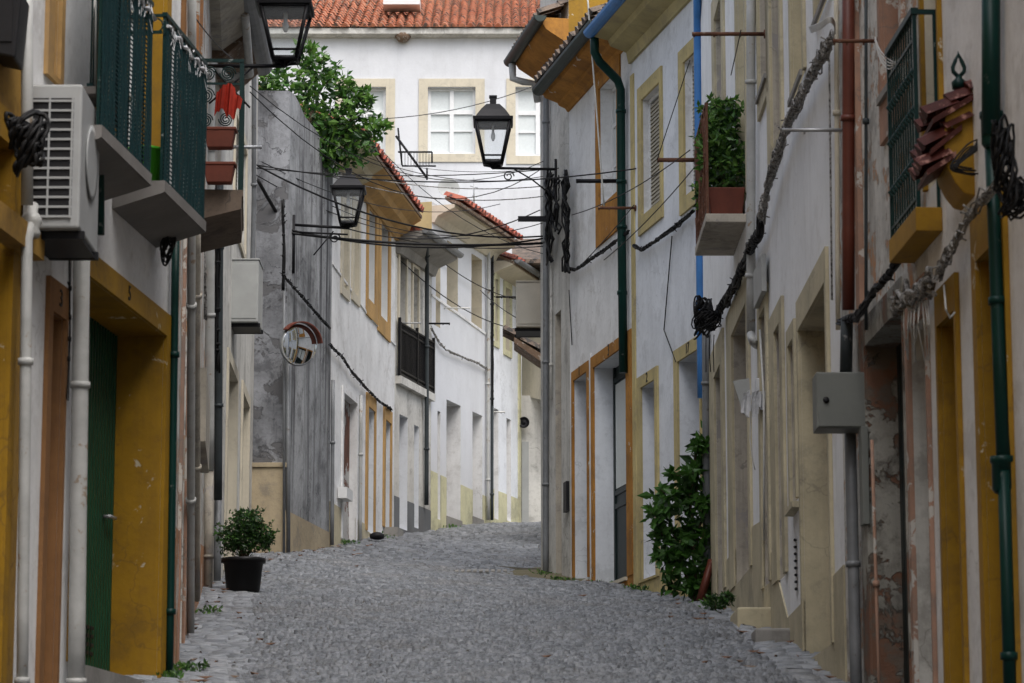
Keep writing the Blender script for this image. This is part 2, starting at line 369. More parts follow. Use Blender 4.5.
# ------------------------------------------------------------------ houses
class House:
    def __init__(s, name, label, w, ztop, mat, depth=5.0, cat='house', side=None, group=None):
        s.w = w; s.mat = mat; s.depth = depth; s.ztop = ztop; s.holes = []; s.mats = [M[mat]]
        s.side = side or mat
        m = (w.p0+w.p1)/2
        s.root = thing(name, label, cat, (m.x, m.y, gz(m.x, m.y)), group)
        s.zb = min(gz(w.p0.x, w.p0.y), gz(w.p1.x, w.p1.y))-.6
    def slot(s, mat):
        if M[mat] not in s.mats: s.mats.append(M[mat])
        return s.mats.index(M[mat])
    def hole(s, xf, xn, yt, yb, rev=None, d=.28):
        w = s.w; uf = min(w.u(xf, yt), w.L-.03); un = max(w.u(xn, yt), .03)
        zt = w.z(uf, yt); zb = w.z(uf, yb)
        s.holes.append((un, uf, zb, zt, rev or s.mat, d)); return un, uf, zb, zt
    def surround(s, parent, h, mat, sf, sn, st, sb, t=.03, name='surround', text=None, tsize=.2):
        un, uf, zb, zt = h; w = s.w; b = MB()
        def px2m(p): return p
        a0, a1 = max(un-sn, .004), min(uf+sf, w.L-.004)
        if sn: b.wbox(w, a0, un, zb, zt, .001, t)
        if sf: b.wbox(w, uf, a1, zb, zt, .001, t)
        if st: b.wbox(w, a0, a1, zt, zt+st, .001, t)
        if sb: b.wbox(w, a0, a1, zb-sb, zb, .001, t)
        o = b.build(name, M[mat], parent)
        if text: text_part('house_number', text, w, (un+uf)/2, zt+st*.5, tsize, M['numeral'], o, t+.003)
        return o
    def window(s, xf, xn, yt, yb, sur=None, rev=None, d=.22, kind='sash', fm='framewhite', gm='glass', text=None, t=.03, sill=None):
        h = s.hole(xf, xn, yt, yb, rev, d); un, uf, zb, zt = h; w = s.w
        b = MB(); fw = .055; o0, o1 = -d-.05, -d
        b.wbox(w, un, uf, zb, zb+fw, o0, o1); b.wbox(w, un, uf, zt-fw, zt, o0, o1)
        b.wbox(w, un, un+fw, zb+fw, zt-fw, o0, o1); b.wbox(w, uf-fw, uf, zb+fw, zt-fw, o0, o1)
        mu = (un+uf)/2; tz = zb+(zt-zb)*.68
        if kind == 'sash':
            b.wbox(w, mu-.03, mu+.03, zb+fw, zt-fw, o0+.004, o1+.006)
            b.wbox(w, un+fw, mu-.03, tz-.03, tz+.03, o0+.004, o1-.002); b.wbox(w, mu+.03, uf-fw, tz-.03, tz+.03, o0+.004, o1-.002)
            zz = zb+(zt-zb)*.34
            b.wbox(w, un+fw, mu-.03, zz-.015, zz+.015, o0+.006, o1-.008); b.wbox(w, mu+.03, uf-fw, zz-.015, zz+.015, o0+.006, o1-.008)
        win = b.build('window', M[fm], s.root)
        g = MB()
        if kind == 'shutter':
            n = int((zt-zb-2*fw)/.055)
            for i in range(n):
                z = zb+fw+i*.055
                g.hexa([w.P(un+fw,z,o0+.02), w.P(uf-fw,z,o0+.02), w.P(uf-fw,z,o1-.004), w.P(un+fw,z,o1-.004), w.P(un+fw,z+.05,o0+.02), w.P(uf-fw,z+.05,o0+.02), w.P(uf-fw,z+.05,o1-.02), w.P(un+fw,z+.05,o1-.02)])
            g.build('shutter', M['shutter'], win)
        elif kind == 'board':
            g.wbox(w, un+fw, uf-fw, zb+fw, zt-fw, o0+.01, o1-.01); g.build('panel', M[gm], win)
        else:
            g.wbox(w, un+fw, uf-fw, zb+fw, zt-fw, o0+.015, o0+.022); g.build('pane', M[gm], win)
        if sur: s.surround(win, h, sur[0], *sur[1:], text=text, t=t)
        if sill:
            MB().wbox(w, un-.06, uf+.06, zb-.05, zb, t+.001, .055).build('sill', M[sill], win)
        return win, h
    def door(s, xf, xn, yt, yb, sur=None, rev=None, d=.3, mat='woodpaint', style='plank', text=None, t=.03, step=None, label=None, tsize=.2, handle=True):
        h = s.hole(xf, xn, yt, yb, rev, d); un, uf, zb, zt = h; w = s.w
        b = MB(); o0, o1 = -d-.06, -d
        if style == 'plank':
            n = max(3, int((uf-un)/.11)); du = (uf-un)/n
            for i in range(n):
                b.wbox(w, un+i*du+.004, un+(i+1)*du-.004, zb+.01, zt, o0, o1-.002*(i % 2))
            b.wbox(w, un, uf, zb, zt, o0-.02, o0+.03)
        elif style == 'corr':
            n = int((uf-un)/.075); du = (uf-un)/n
            for i in range(n):
                a = un+i*du
                b.hexa([w.P(a,zb,o0),w.P(a+du,zb,o0),w.P(a+du*.72,zb,o1),w.P(a+du*.28,zb,o1),w.P(a,zt,o0),w.P(a+du,zt,o0),w.P(a+du*.72,zt,o1),w.P(a+du*.28,zt,o1)])
            b.wbox(w, un, uf, zb, zt, o0-.03, o0+.002)
        else:                              # panelled
            b.wbox(w, un, uf, zb, zt, o0, o1-.02)
            mu = (un+uf)/2; H = zt-zb
            for (a, c) in ((un, un+.08), (mu-.05, mu+.05), (uf-.08, uf)):
                b.wbox(w, a, c, zb, zt, o1-.02, o1)
            for f in (0, .36, .42, .93):
                for (a, c) in ((un+.08, mu-.05), (mu+.05, uf-.08)):
                    b.wbox(w, a, c, zb+H*f, zb+H*f+.07, o1-.02, o1-.003)
        dr = b.build('door', M[mat], s.root)
        if label: dr['label'] = label
        if style == 'glazed':
            mu = (un+uf)/2; H = zt-zb; g = MB()
            for (a, c) in ((un+.10, mu-.07), (mu+.07, uf-.10)): g.wbox(w, a, c, zb+H*.45, zb+H*.92, o1-.019, o1-.012)
            g.build('pane', M['curtain'], dr)
        if handle:
            e = un+.12*(1 if s.w.side == 'R' else 1)
            hb = MB().tube([w.P(e, zb+1.05, o1), w.P(e, zb+1.05, o1+.06), w.P(e+.1, zb+1.05, o1+.06)], .012, 6)
            hb.build('handle', M['steel'], dr)
        if sur: s.surround(dr, h, sur[0], *sur[1:], text=text, t=t, tsize=tsize)
        if step:
            MB().wbox(w, un-.03, uf+.03, zb-.35, zb, -d-.05, step).build('doorstep', M['cementplinth'], dr)
        return dr, h
    def plinth(s, pts_top, mat, t=.012, name='plinth', zfun=None):   # pts_top: list of (u,z); skips holes
        w = s.w; b = MB(); us = sorted(set([0.004, w.L-.004]+[u for u, z in pts_top if 0 < u < w.L]+[c for h in s.holes for c in (h[0], h[1])]))
        P = sorted(pts_top)
        def top(u): return interp(u, P) if len(P) > 1 else P[0][1]
        for a, c in zip(us[:-1], us[1:]):
            if c-a < .01: continue
            mid = (a+c)/2; lo = s.zb
            for h in s.holes:
                if h[0]-.001 <= mid <= h[1]+.001 and h[2] < top(mid): 
                    za = zc = h[2]-.001
                    break
            else: za, zc = top(a), top(c)
            if za <= lo: continue
            b.hexa([w.P(a,lo,.001),w.P(c,lo,.001),w.P(c,lo,t),w.P(a,lo,t),w.P(a,za,.001),w.P(c,zc,.001),w.P(c,zc,t),w.P(a,za,t)])
        return b.build(name, M[mat], s.root)
    def band(s, pts, width, out, mat, name='moulding'):
        w = s.w; b = MB()
        for (u0, z0), (u1, z1) in zip(pts[:-1], pts[1:]):
            b.hexa([w.P(u0,z0,.001),w.P(u1,z1,.001),w.P(u1,z1,out),w.P(u0,z0,out),w.P(u0,z0+width,.001),w.P(u1,z1+width,.001),w.P(u1,z1+width,out),w.P(u0,z0+width,out)])
        return b.build(name, M[mat], s.root)
    def pipe(s, pts, r, mat, name='downpipe', off=None, clips=True, label=None):
        w = s.w; P = []
        for q in pts:
            o = q[2] if len(q) > 2 else (off if off is not None else r+.03)
            P.append(w.on(q[0], q[1], o))
        b = MB(); Q = [P[0]]
        for a, c in zip(P[:-1], P[1:]):
            n = max(1, int((c-a).length/.5))
            for i in range(1, n+1): Q.append(a.lerp(c, i/n))
        b.tube(Q, r, 12)
        if clips:
            cb = b; L = 0; k = 1.0
            for a, c in zip(P[:-1], P[1:]):
                l = (c-a).length; t = (c-a).normalized()
                while L+l > k:
                    p = a+t*(k-L); cb.tube([p-t*.02, p+t*.02], r+.012, 12)
                    k += 1.9
                L += l
        o = b.build(name, M[mat], s.root)
        if label: o['label'] = label
        return o
    def finish(s, roof=None, back=True, top_fn=None):
        w = s.w; b = MB(); e = .003
        us = sorted(set([e, w.L-e]+[c for h in s.holes for c in h[:2]]))
        zs = sorted(set([s.zb, s.ztop]+[c for h in s.holes for c in (max(h[2], s.zb), min(h[3], s.ztop))]))
        for a, c in zip(us[:-1], us[1:]):
            for z0, z1 in zip(zs[:-1], zs[1:]):
                mu, mz = (a+c)/2, (z0+z1)/2
                if any(h[0] < mu < h[1] and h[2] < mz < h[3] for h in s.holes): continue
                b.face([w.P(a,z0), w.P(c,z0), w.P(c,z1), w.P(a,z1)])
        for un, uf, zb, zt, rev, d in s.holes:
            k = s.slot(rev)
            zb = max(zb, s.zb); zt = min(zt, s.ztop); d = d+.1
            b.face([w.P(uf,zb), w.P(uf,zb,-d), w.P(uf,zt,-d), w.P(uf,zt)], k)
            b.face([w.P(un,zb), w.P(un,zb,-d), w.P(un,zt,-d), w.P(un,zt)], k)
            b.face([w.P(un,zt), w.P(uf,zt), w.P(uf,zt,-d), w.P(un,zt,-d)], k)
            b.face([w.P(un,zb), w.P(uf,zb), w.P(uf,zb,-d), w.P(un,zb,-d)], k)
        D = s.depth; k = s.slot(s.side)
        b.face([w.P(e,s.zb), w.P(e,s.zb,-D), w.P(e,s.ztop,-D), w.P(e,s.ztop)], k)
        b.face([w.P(w.L-e,s.zb), w.P(w.L-e,s.zb,-D), w.P(w.L-e,s.ztop,-D), w.P(w.L-e,s.ztop)], k)
        b.face([w.P(e,s.zb,-D), w.P(w.L-e,s.zb,-D), w.P(w.L-e,s.ztop,-D), w.P(e,s.ztop,-D)], k)
        b.face([w.P(e,s.ztop), w.P(w.L-e,s.ztop), w.P(w.L-e,s.ztop,-D), w.P(e,s.ztop,-D)], k)
        b.build('wall', s.mats, s.root)
        if roof: s.roof(**roof)
    def cornice(s, prof, mat, name='cornice', u0=0, u1=None):   # prof: closed polygon of (offset, z)
        w = s.w; u1 = w.L if u1 is None else u1
        MB().prism([w.P(u0, z, o) for o, z in prof], w.d*(u1-u0)).build(name, M[mat], s.root)
    def gutter(s, off, z, mat, r=.075, u0=0, u1=None):
        w = s.w; u1 = w.L if u1 is None else u1; b = MB()
        n = 8
        for i in range(n):
            t0, t1 = math.pi+math.pi*i/n, math.pi+math.pi*(i+1)/n
            q = lambda t, rr: (off+rr*math.cos(t), z+rr*math.sin(t))
            pr = [q(t0, r), q(t1, r), q(t1, r-.012), q(t0, r-.012)]
            b.prism([w.P(u0, zz, o) for o, zz in pr], w.d*(u1-u0))
        for u in (u0, u1-.01):
            b.prism([w.P(u, z+r*math.sin(math.pi+math.pi*i/n), off+r*math.cos(math.pi+math.pi*i/n)) for i in range(n+1)], w.d*.01)
        return b.build('gutter', M[mat], s.root)
    def roof(s, over=.55, pitch=.42, z=None, tiles=False, mat='tile', u0=0, u1=None, length=None, tp=.21):
        w = s.w; z = s.ztop if z is None else z; u1 = w.L if u1 is None else u1
        Lr = length or (s.depth/2+over); c = math.cos(pitch); sn = math.sin(pitch)
        if tiles:
            tile_field('roof', w.P(u0, z, over), w.d, (-w.n*c+Vector((0,0,sn))), u1-u0, Lr/c, M[mat], s.root, tp)
            b = MB(); b.prism([w.P(u0, z-.03, over-.02), w.P(u0, z-.03+sn/c*Lr, over-.02-Lr), w.P(u0, z-.09+sn/c*Lr, over-.02-Lr), w.P(u0, z-.09, over-.02)], w.d*(u1-u0)).build('roof_deck', M['wood'], s.root)
        else:
            b = MB(); b.prism([w.P(u0, z, over), w.P(u0, z+sn/c*Lr, over-Lr), w.P(u0, z, over-2*Lr), w.P(u0, z-.02, over-2*Lr), w.P(u0, z-.02, over)], w.d*(u1-u0)).build('roof', M[mat], s.root)
def tile_field(name, o, along, up, width, length, mat, parent, tp=.21, row=.36, amp=.075):
    n = up.cross(along); n = n if n.z > 0 else -n; n.normalize()
    nc = max(1, int(round(width/tp))); nr = max(1, int(math.ceil(length/row))); tp = width/nc
    b = MB(); K = 8
    for r in range(nr):
        for c in range(nc):
            j = random.uniform(-.012, .012); jl = random.uniform(-.02, .02); base = len(b.v)
            for e, (sv, lift) in enumerate(((r*row+jl, .035), ((r+1)*row+.05, 0))):
                for k in range(K+1):
                    x = k/K; rr = .5*(1-.12*e)
                    hh = math.sin(math.pi*min(max((x-.5)/(2*.36)*1+.5, 0), 1)) if abs(x-.5) < .36 else -.25*math.sin(math.pi*((abs(x-.5)-.36)/.14)*.5)
                    p = o+along*((c+x)*tp+j)+up*sv+n*(hh*amp+lift)
                    b.v.append(tuple(p))
            for k in range(K):
                b.f.append((base+k, base+k+1, base+K+2+k, base+K+1+k)); b.m.append(0); b.sm.append(True)
            # butt end of the cover tile
            b.face([b.v[base+k] for k in range(1, K)]+[tuple(Vector(b.v[base+K-1])-n*.02), tuple(Vector(b.v[base+1])-n*.02)])
    return b.build(name, mat, parent)
# ================================================================== LEFT SIDE
XA = lambda Y: -5.092+.116*Y
wL0 = Wall((XA(-12), -12), (XA(18.08), 18.08), 'L')  # unseen stretch behind the camera added to block light on the near street
wL1 = Wall((XA(18.08), 18.08), (XA(22.1), 22.1), 'L')
wL3 = Wall((XA(22.1), 22.1), (-3.6, 34.8), 'L')
wL4 = Wall((-3.6, 34.8), (-3.647, 36.6), 'L')
wL5 = Wall((-3.647, 36.6), (-3.84, 44), 'L')
wG1 = Wall((-3.36, 44.0), (-2.88, 47), 'L')
wL6 = Wall((-2.88, 47), (-2.10, 53), 'L')
wL7 = Wall((-2.10, 53), (-1.51, 55.2), 'L')
wL8 = Wall((-1.51, 55.2), (-.37, 58.8), 'L')
wL9 = Wall((-.37, 58.8), (.165, 60.5), 'L')

# ochre house at the left edge
h = House('house', 'ochre yellow house at the extreme left edge beside the white pipe', wL0, EYE+11, 'ochre')
h.door(12, -40, 150, 900, ('yellow', .12, .12, .2, 0), rev='yellow', mat='wood', handle=False)
h.band([(0, EYE+3.75), (wL0.L, EYE+3.75)], .16, .12, 'ochre')
h.finish(roof=dict(over=.6, mat='tiledark'))  # out of view; top raised and eave added to block sky light
# white house with yellow garage frame
H1 = h = House('house', 'white house with green garage door in a deep mustard yellow frame', wL1, EYE+11, 'white')
gh = h.door(163.5, 80, 336, 686, ('yellow', .16, .14, .17, 0), rev='yellow', d=.34, mat='greendoor', style='corr', handle=False, text='5', tsize=.15)
g = gh[0]; un, uf, zb, zt = gh[1]
MB().tube([wL1.P(uf-.30, zb+1.2, -.34), wL1.P(uf-.30, zb+1.2, -.29), wL1.P(uf-.16, zb+1.2, -.29)], .014, 8).build('handle', M['steel'], g)
b = MB()
for i in range(4):
    for j in range(4): b.wbox(wL1, uf-.95+i*.11, uf-.88+i*.11, zb+.18+j*.06, zb+.205+j*.06, -.338, -.33)
b.build('vent_slots', M['black'], g)
MB().wbox(wL1, un-.05, uf+.05, zb-.5, zb-.001, -.4, .05).build('threshold', M['cementplinth'], g)
h.door(62.2, 49, 320, 900, ('brown', .05, .10, .21, 0), rev='brown', d=.12, mat='brown', style='panel', handle=False, text='3', tsize=.16)
h.window(165, 128, -60, 182, ('yellow', .14, .1, .2, 0), rev='yellow', d=.2, gm='curtain')
h.window(118, 98, -60, 130, ('ochre', .12, .08, .2, 0), rev='white', d=.2, kind='shutter')
h.window(60, 53, -60, 80, ('orangepale', .08, .14, .2, .04), rev='orangepale', d=.16, gm='curtain')
h.pipe([(27, -20), (27, 205)], .037, 'pipewhite', off=.12)
h.pipe([(33, 205), (27, 240), (22, 700)], .035, 'pipewhite', off=.12)
MB().lathe(wL1.on(31, 228, .12), [(.05,-.06),(.06,-.03),(.05,0),(.065,.03),(.065,.06),(.045,.09)], 14).build('pipe_socket', M['pipewhite'], h.root)
h.pipe([(82, 232), (76, 700)], .055, 'pipewhite', off=.09, label='thick white downpipe beside the garage frame')
h.pipe([(100, 105), (100, 235)], .03, 'pipegreen', off=.16)
MB().lathe(wL1.on(98, 118, .16), [(.035,-.08),(.05,-.05),(.05,.06),(.062,.07),(.062,.1)], 14).build('pipe_socket', M['ivory'], h.root)
h.pipe([(94, -20), (94, 92)], .018, 'pipewhite', off=.2)
h.pipe([(176, 222), (169, 690)], .030, 'pipegreen', off=.05)
# switch plate and papers by the garage
MB().wbox(wL1, wL1.u(167, 420)-.02, wL1.u(167, 420)+.10, wL1.hit(167, 447)[1], wL1.hit(167, 398)[1], .031, .05).build('meter_hatch', M['framewhite'], h.root)
h.finish(roof=dict(over=.6, mat='tiledark'))  # unseen eave added, top raised, to darken the wall below

# old house with stripped plaster
H3 = h = House('house', 'run-down house with orange render under flaking whitewash, behind the dark green pipe', wL3, EYE+10.1, 'peel')
h.window(184, 178, -80, 190, ('brown', .15, .15, .2, .15), kind='sash')
h.window(200.5, 197.2, -20, 190, ('terra', .2, .2, .2, .2), kind='sash', rev='white')
h.door(188.7, 183.5, 262, 900, ('pink', .25, .2, .2, 0), mat='wood')
h.door(195.6, 192.6, 262, 900, ('brown', .3, .25, .25, 0), mat='woodpaint')
h.plinth([(0, gz(-2.6, 22)+1.15), (4, gz(-2.9, 26)+.9), (8, gz(-3.2, 30)+.75), (wL3.L, gz(-3.5, 34.8)+.5)], 'terra', t=.02)
b = MB().wbox(wL3, 7.8, 10.2, EYE+4.35, EYE+5.1, .001, .10).build('meter_cabinet', M['stucco_old'], h.root)
h.pipe([(192, -20), (190.5, 640)], .035, 'pipewhite', off=.06)
h.pipe([(197.5, 200), (197, 600)], .03, 'stucco_old', off=.06, name='cable_duct')
h.cornice([(0, EYE+9.8), (.12, EYE+9.8), (.45, EYE+10.05), (.45, EYE+10.15), (0, EYE+10.15)], 'stucco_old')
h.gutter(.52, EYE+10.1, 'gutter')
h.finish(roof=dict(tiles=False, mat='tiledark'))
h = House('house', 'narrow beige house with a fat grey gutter end left of the potted shrub', wL4, EYE+10.1, 'stucco_old')
h.cornice([(0, EYE+9.7), (.12, EYE+9.7), (.5, EYE+10.05), (.5, EYE+10.15), (0, EYE+10.15)], 'wood')
h.gutter(.50, EYE+10.12, 'pipegrey', r=.13, u0=-1.5, u1=wL4.L+.05)
h.pipe([(210, 62, .1), (209, 470, .09)], .06, 'pipewhite')
MB().tube([wL4.on(245, 12, .45), wL4.P(.9, EYE+9.75, .4), wL4.P(.9, EYE+9.7, .12), wL4.on(210, 62, .1)], .05, 10).build('gutter_elbow', M['pipewhite'], h.root)
h.pipe([(209, 470, .09), (208, 600, .1)], .05, 'stucco_old')
h.finish(roof=dict(mat='tiledark'))
h = House('house', 'pale grey plaster house with two narrow doors behind the grey air conditioner', wL5, EYE+13.6, 'palegrey', depth=4)
h.door(236, 227, 382, 584, ('beige', .12, .12, .15, 0), rev='beige', mat='woodpaint', d=.1)
h.door(248, 241.5, 408, 572, ('beige', .12, .12, .15, 0), rev='beige', mat='woodpaint', d=.1)
h.window(245.5, 234, 155, 255, ('beige', .12, .12, .15, .1), kind='shutter', d=.1)
h.pipe([(219.5, 165, .08), (218, 500, .08)], .05, 'pipedark', label='dark cable duct running down the wall')
h.pipe([(218, 500, .07), (217, 592, .07)], .045, 'pipegrey')
h.pipe([(254, -20, .12), (254, 200, .1), (251, 330, .06)], .035, 'pipegrey')
h.finish()

# weathered grey garden wall
gw = thing('garden_wall', 'weathered grey rendered garden wall with curved top, carrying the round traffic mirror', 'wall', (-3.3, 44.2, gz(-3.3, 44.2)))
zt0 = zat(44, 91)
b = MB(); F = Wall((-4.35, 44.0), (-3.36, 44.0), 'L')      # camera-facing end
zb = gz(-3.3, 44)-.6
b.hexa([(-4.35,44,zb),(-3.36,44,zb),(-3.36,44.3,zb),(-4.35,44.3,zb),(-4.35,44,zt0+.02),(-3.36,44,zt0),(-3.36,44.3,zt0),(-4.35,44.3,zt0+.02)])
b.build('end_wall', M['greywall'], gw)
b = MB(); n = 24; prof = []
for i in range(n+1):
    t = i/n; u = t*wG1.L
    px = 282+(328-282)*t
    py = interp(px, [(282,91),(287,95),(292,104),(297,116),(303,123),(310,131),(317,143),(323,156),(328,164)])
    prof.append((u, zat(wG1.Y(u), py)))
for (u0, z0), (u1, z1) in zip(prof[:-1], prof[1:]):
    b.hexa([wG1.P(u0,zb,-.3),wG1.P(u1,zb,-.3),wG1.P(u1,zb,0),wG1.P(u0,zb,0),wG1.P(u0,z0,-.3),wG1.P(u1,z1,-.3),wG1.P(u1,z1,0),wG1.P(u0,z0,0)])
b.build('side_wall', M['greystripe'], gw)
zp = zat(44, 468)
b = MB().box((-4.3, 43.93, zb), (-3.35, 43.998, zp)); b.box((-4.3, 43.9, zp), (-3.33, 43.998, zp+.07))
for k in range(4):                                    # block joints as real courses
    z = zb+.6+k*.36
b.build('stone_plinth', M['stone'], gw, bevel=.008)
MB().wbox(wG1, 0.01, wG1.L-.01, zb, zat(45.5, 522), .001, .03).build('side_plinth', M['stone'], gw)
b = MB().tube([wG1.on(288, 352, .05), wG1.on(288, 560, .05)], .035, 10); b.tube([wG1.on(284, 200, .03), wG1.on(284, 560, .03)], .02, 8)
b.build('drainpipe', M['pipegrey'], gw)

# house L6
h = House('house', 'white house with orange window frames and big orange cornice under the orange tree', wL6, EYE+11.75, 'white', depth=6, side='cream')
w = wL6
h.door(356, 342.6, 404, 547, ('white', .1, .1, .1, 0), rev='white', mat='rotdoor', label='door with brown peeling paint', style='plank', d=.1, handle=False)
h.door(374, 367.3, 412, 535, ('orangepale', .10, .16, .22, 0), rev='white_blue', mat='woodpaint', d=.3, handle=False)
h.door(390, 384.5, 424, 531, ('orangepale', .1, .16, .22, 0), rev='white_blue', mat='woodpaint', d=.3, handle=False, step=.25)
h.window(375, 367.8, 217, 306, ('orangepale', .24, .14, .25, .3), rev='framewhite', d=.12, gm='glass')
h.window(388, 380.2, 228, 324, ('orangepale', .2, .24, .25, .3), rev='framewhite', d=.12)
h.window(347.5, 342.6, 208, 291, ('beige', .15, .15, .2, .15), rev='beige', d=.12, gm='curtain')
h.window(358, 353.2, 214, 297, ('beige', .15, .15, .2, .15), rev='beige', d=.12, gm='curtain')
z0 = EYE+11.35
h.cornice([(0, z0+.02), (.06, z0+.02), (.10, z0+.10), (.26, z0+.18), (.30, z0+.28), (.46, z0+.38), (.46, z0+.48), (0, z0+.48)], 'orangepale', u0=2.0)
h.cornice([(0, z0+.02), (.06, z0+.02), (.10, z0+.10), (.26, z0+.18), (.30, z0+.28), (.46, z0+.38), (.46, z0+.48), (0, z0+.48)], 'cream', name='pale_cornice', u1=2.0)
h.band([(0, w.z(.3, 268)), (3, w.z(3, 312))], .04, .02, 'white', 'string_course')
h.band([(3, w.z(3, 312)-.02), (w.L, w.z(3, 312)-.05)], .04, .02, 'white', 'string_course')
h.pipe([(361, 395), (360, 545)], .03, 'pipewhite'); h.pipe([(333, 380), (332, 545)], .03, 'pipegrey')
MB().wbox(w, w.u(337, 495), w.u(343, 495), w.hit(340, 500)[1], w.hit(340, 489)[1], .01, .16).build('meter_box', M['framewhite'], h.root)
h.plinth([(0, w.z(.5, 505)), (w.L, w.z(.5, 505))], 'cream')
h.finish(roof=dict(over=.5, z=z0+.5, tiles=True, mat='tilered', length=3.0))

# house L7
w = wL7
h = House('house', 'narrow greyish house with black railed balcony and dark grey plinth', wL7, EYE+11.55, 'palegrey', depth=6)
h.door(407.8, 399.5, 418, 531, None, rev='white_blue', mat='woodpaint', handle=False)
h.door(419, 414.2, 427, 529, None, rev='white_blue', mat='woodpaint', handle=False)
h.window(405.5, 399, 254, 372, ('beige', .08, .08, .12, 0), d=.12, fm='doorblack')
h.window(417.5, 412.5, 270, 379, ('beige', .08, .08, .12, 0), d=.12, fm='doorblack')
h.plinth([(0, w.z(.2, 497)), (w.L, w.z(.2, 497))], 'charcoal')
zc = w.z(1, 378)-.25
bal = MB().wbox(w, .05, w.L-.05, zc, zc+.14, .001, .10).build('balcony', M['palegrey'], h.root)
b = MB()
for u in np.arange(.08, w.L-.05, .075): b.wbox(w, u, u+.018, zc+.2, zc+1.12, .05, .07)
for z in (.16, .24, .98, 1.1): b.wbox(w, .06, w.L-.05, zc+z, zc+z+.03, .04, .08)
for u in (.06, w.L/2, w.L-.07): b.wbox(w, u-.015, u+.03, zc+.14, zc+1.2, .04, .09)
b.build('railing', M['iron'], bal)
h.cornice([(0, EYE+11.15), (.08, EYE+11.15), (.14, EYE+11.3), (.5, EYE+11.45), (.5, EYE+11.55), (0, EYE+11.55)], 'cementplinth')
h.gutter(.56, EYE+11.55, 'pipegrey')
h.pipe([(427.5, 235, .5), (427, 262, .12), (426.5, 505, .06)], .04, 'pipedark')
h.finish(roof=dict(over=.5, mat='tilered', length=2.6))

# house L8
w = wL8
h = House('house', 'bright white house with pale yellow plinth and red tiled eave in mid street', wL8, EYE+12.6, 'white_back', depth=6, side='soffit')
h.window(458, 447, 247, 315, None, rev='beige', d=.35, gm='curtain'); h.window(482, 471.5, 260, 332, None, rev='beige', d=.35, kind='board', gm='beige')
h.window(440.5, 436, 255, 328, None, rev='beige', d=.2, gm='curtain')
h.door(460.8, 446.5, 406, 521, None, rev='white', d=.4, mat='woodpaint', handle=False, step=.03)
h.door(482.5, 472.5, 416, 520, None, rev='white', d=.4, mat='woodpaint', handle=False, step=.03)
h.door(440.5, 437.5, 412, 520, None, rev='white', mat='woodpaint', handle=False)
zz = w.z(w.u(475, 493), 493)
h.plinth([(0, zz+.1), (w.L, zz)], 'lemon')
h.band([(0, w.z(.4, 300)), (w.L, w.z(w.L, 341))], .05, .02, 'white', 'string_course')
h.pipe([(488.5, 240), (488, 520)], .035, 'pipewhite'); h.pipe([(492.3, 255), (492, 520)], .03, 'pipedark')
z0 = EYE+12.52
h.cornice([(0, z0-.32), (.05, z0-.32), (.12, z0-.2), (.45, z0-.06), (.45, z0), (0, z0)], 'beige')
h.finish(roof=dict(over=.6, z=z0+.05, tiles=True, mat='tilered', length=.32))
# house L9
w = wL9
h = House('house', 'small white house with yellow framed windows at the crest of the street', wL9, EYE+12.2, 'white_blue', depth=1.2, side='lemon')
h.window(497, 493.5, 280, 342, ('lemon', .1, .1, .12, .12), rev='beige', d=.2, gm='curtain'); h.window(509.5, 504.5, 290, 352, ('lemon', .1, .1, .12, .12), rev='beige', d=.2, gm='curtain')
h.door(498.5, 493.5, 410, 520, None, rev='white', mat='woodpaint', handle=False); h.door(511, 506.5, 420, 522, None, rev='white', mat='woodpaint', handle=False)
h.plinth([(0, w.z(.8, 494)), (w.L, w.z(.8, 494))], 'lemon')
h.band([(w.L-.16, h.zb), (w.L-.02, h.zb)], EYE+11.7-h.zb, .03, 'lemon', 'corner_strip')
h.cornice([(0, EYE+11.95), (.1, EYE+12.0), (.4, EYE+12.1), (.4, EYE+12.2), (0, EYE+12.2)], 'beige')
h.gutter(.5, EYE+12.2, 'pipegrey')
h.finish(roof=dict(over=.45, tiles=True, mat='tilered', length=1.0))
# end wall across the street
e = thing('house', 'cream house closing the end of the street with overhanging upper floor', 'house', (1.5, 60.6, gz(1, 60.6)))
zb = gz(1, 60.6)-.5; zo = zat(60.2, 407); ztp = zat(60.2, 268)
b = MB(); b.box((.17, 60.6, zb), (5.5, 66, zo+.3)); b.build('wall', M['palegrey'], e)
b = MB(); b.hexa([(.2,60.9,zo+.35),(.9,59.7,zo),(5.6,59.7,zo),(5.6,66,zo),(.2,60.9,ztp),(.9,59.7,ztp),(5.6,59.7,ztp),(5.6,66,ztp)]); b.build('upper_wall', M['beige'], e)
d = MB().box((.2, 60.55, zb), (.34, 60.598, zat(60.6, 442))).build('door', M['acgrey'], e)
b = MB().prism([(.0,59.3,ztp),(.0,62,ztp+1),(.0,66.5,ztp),(.0,66.5,ztp-.1),(.0,59.3,ztp-.08)], (5.8,0,0)); b.build('roof', M['tiledark'], e)
fan = MB().lathe((.24, 60.45, zat(60.5, 423)), [(.10,0),(.115,.01),(.115,.06),(.095,.06),(.09,.03),(.02,.03),(.02,.05)], 18, axis=(0,-1,0)).build('wall_fan', M['iron'])
tag(fan, 'round black fan outlet on the far cream wall above the narrow door', 'fan')
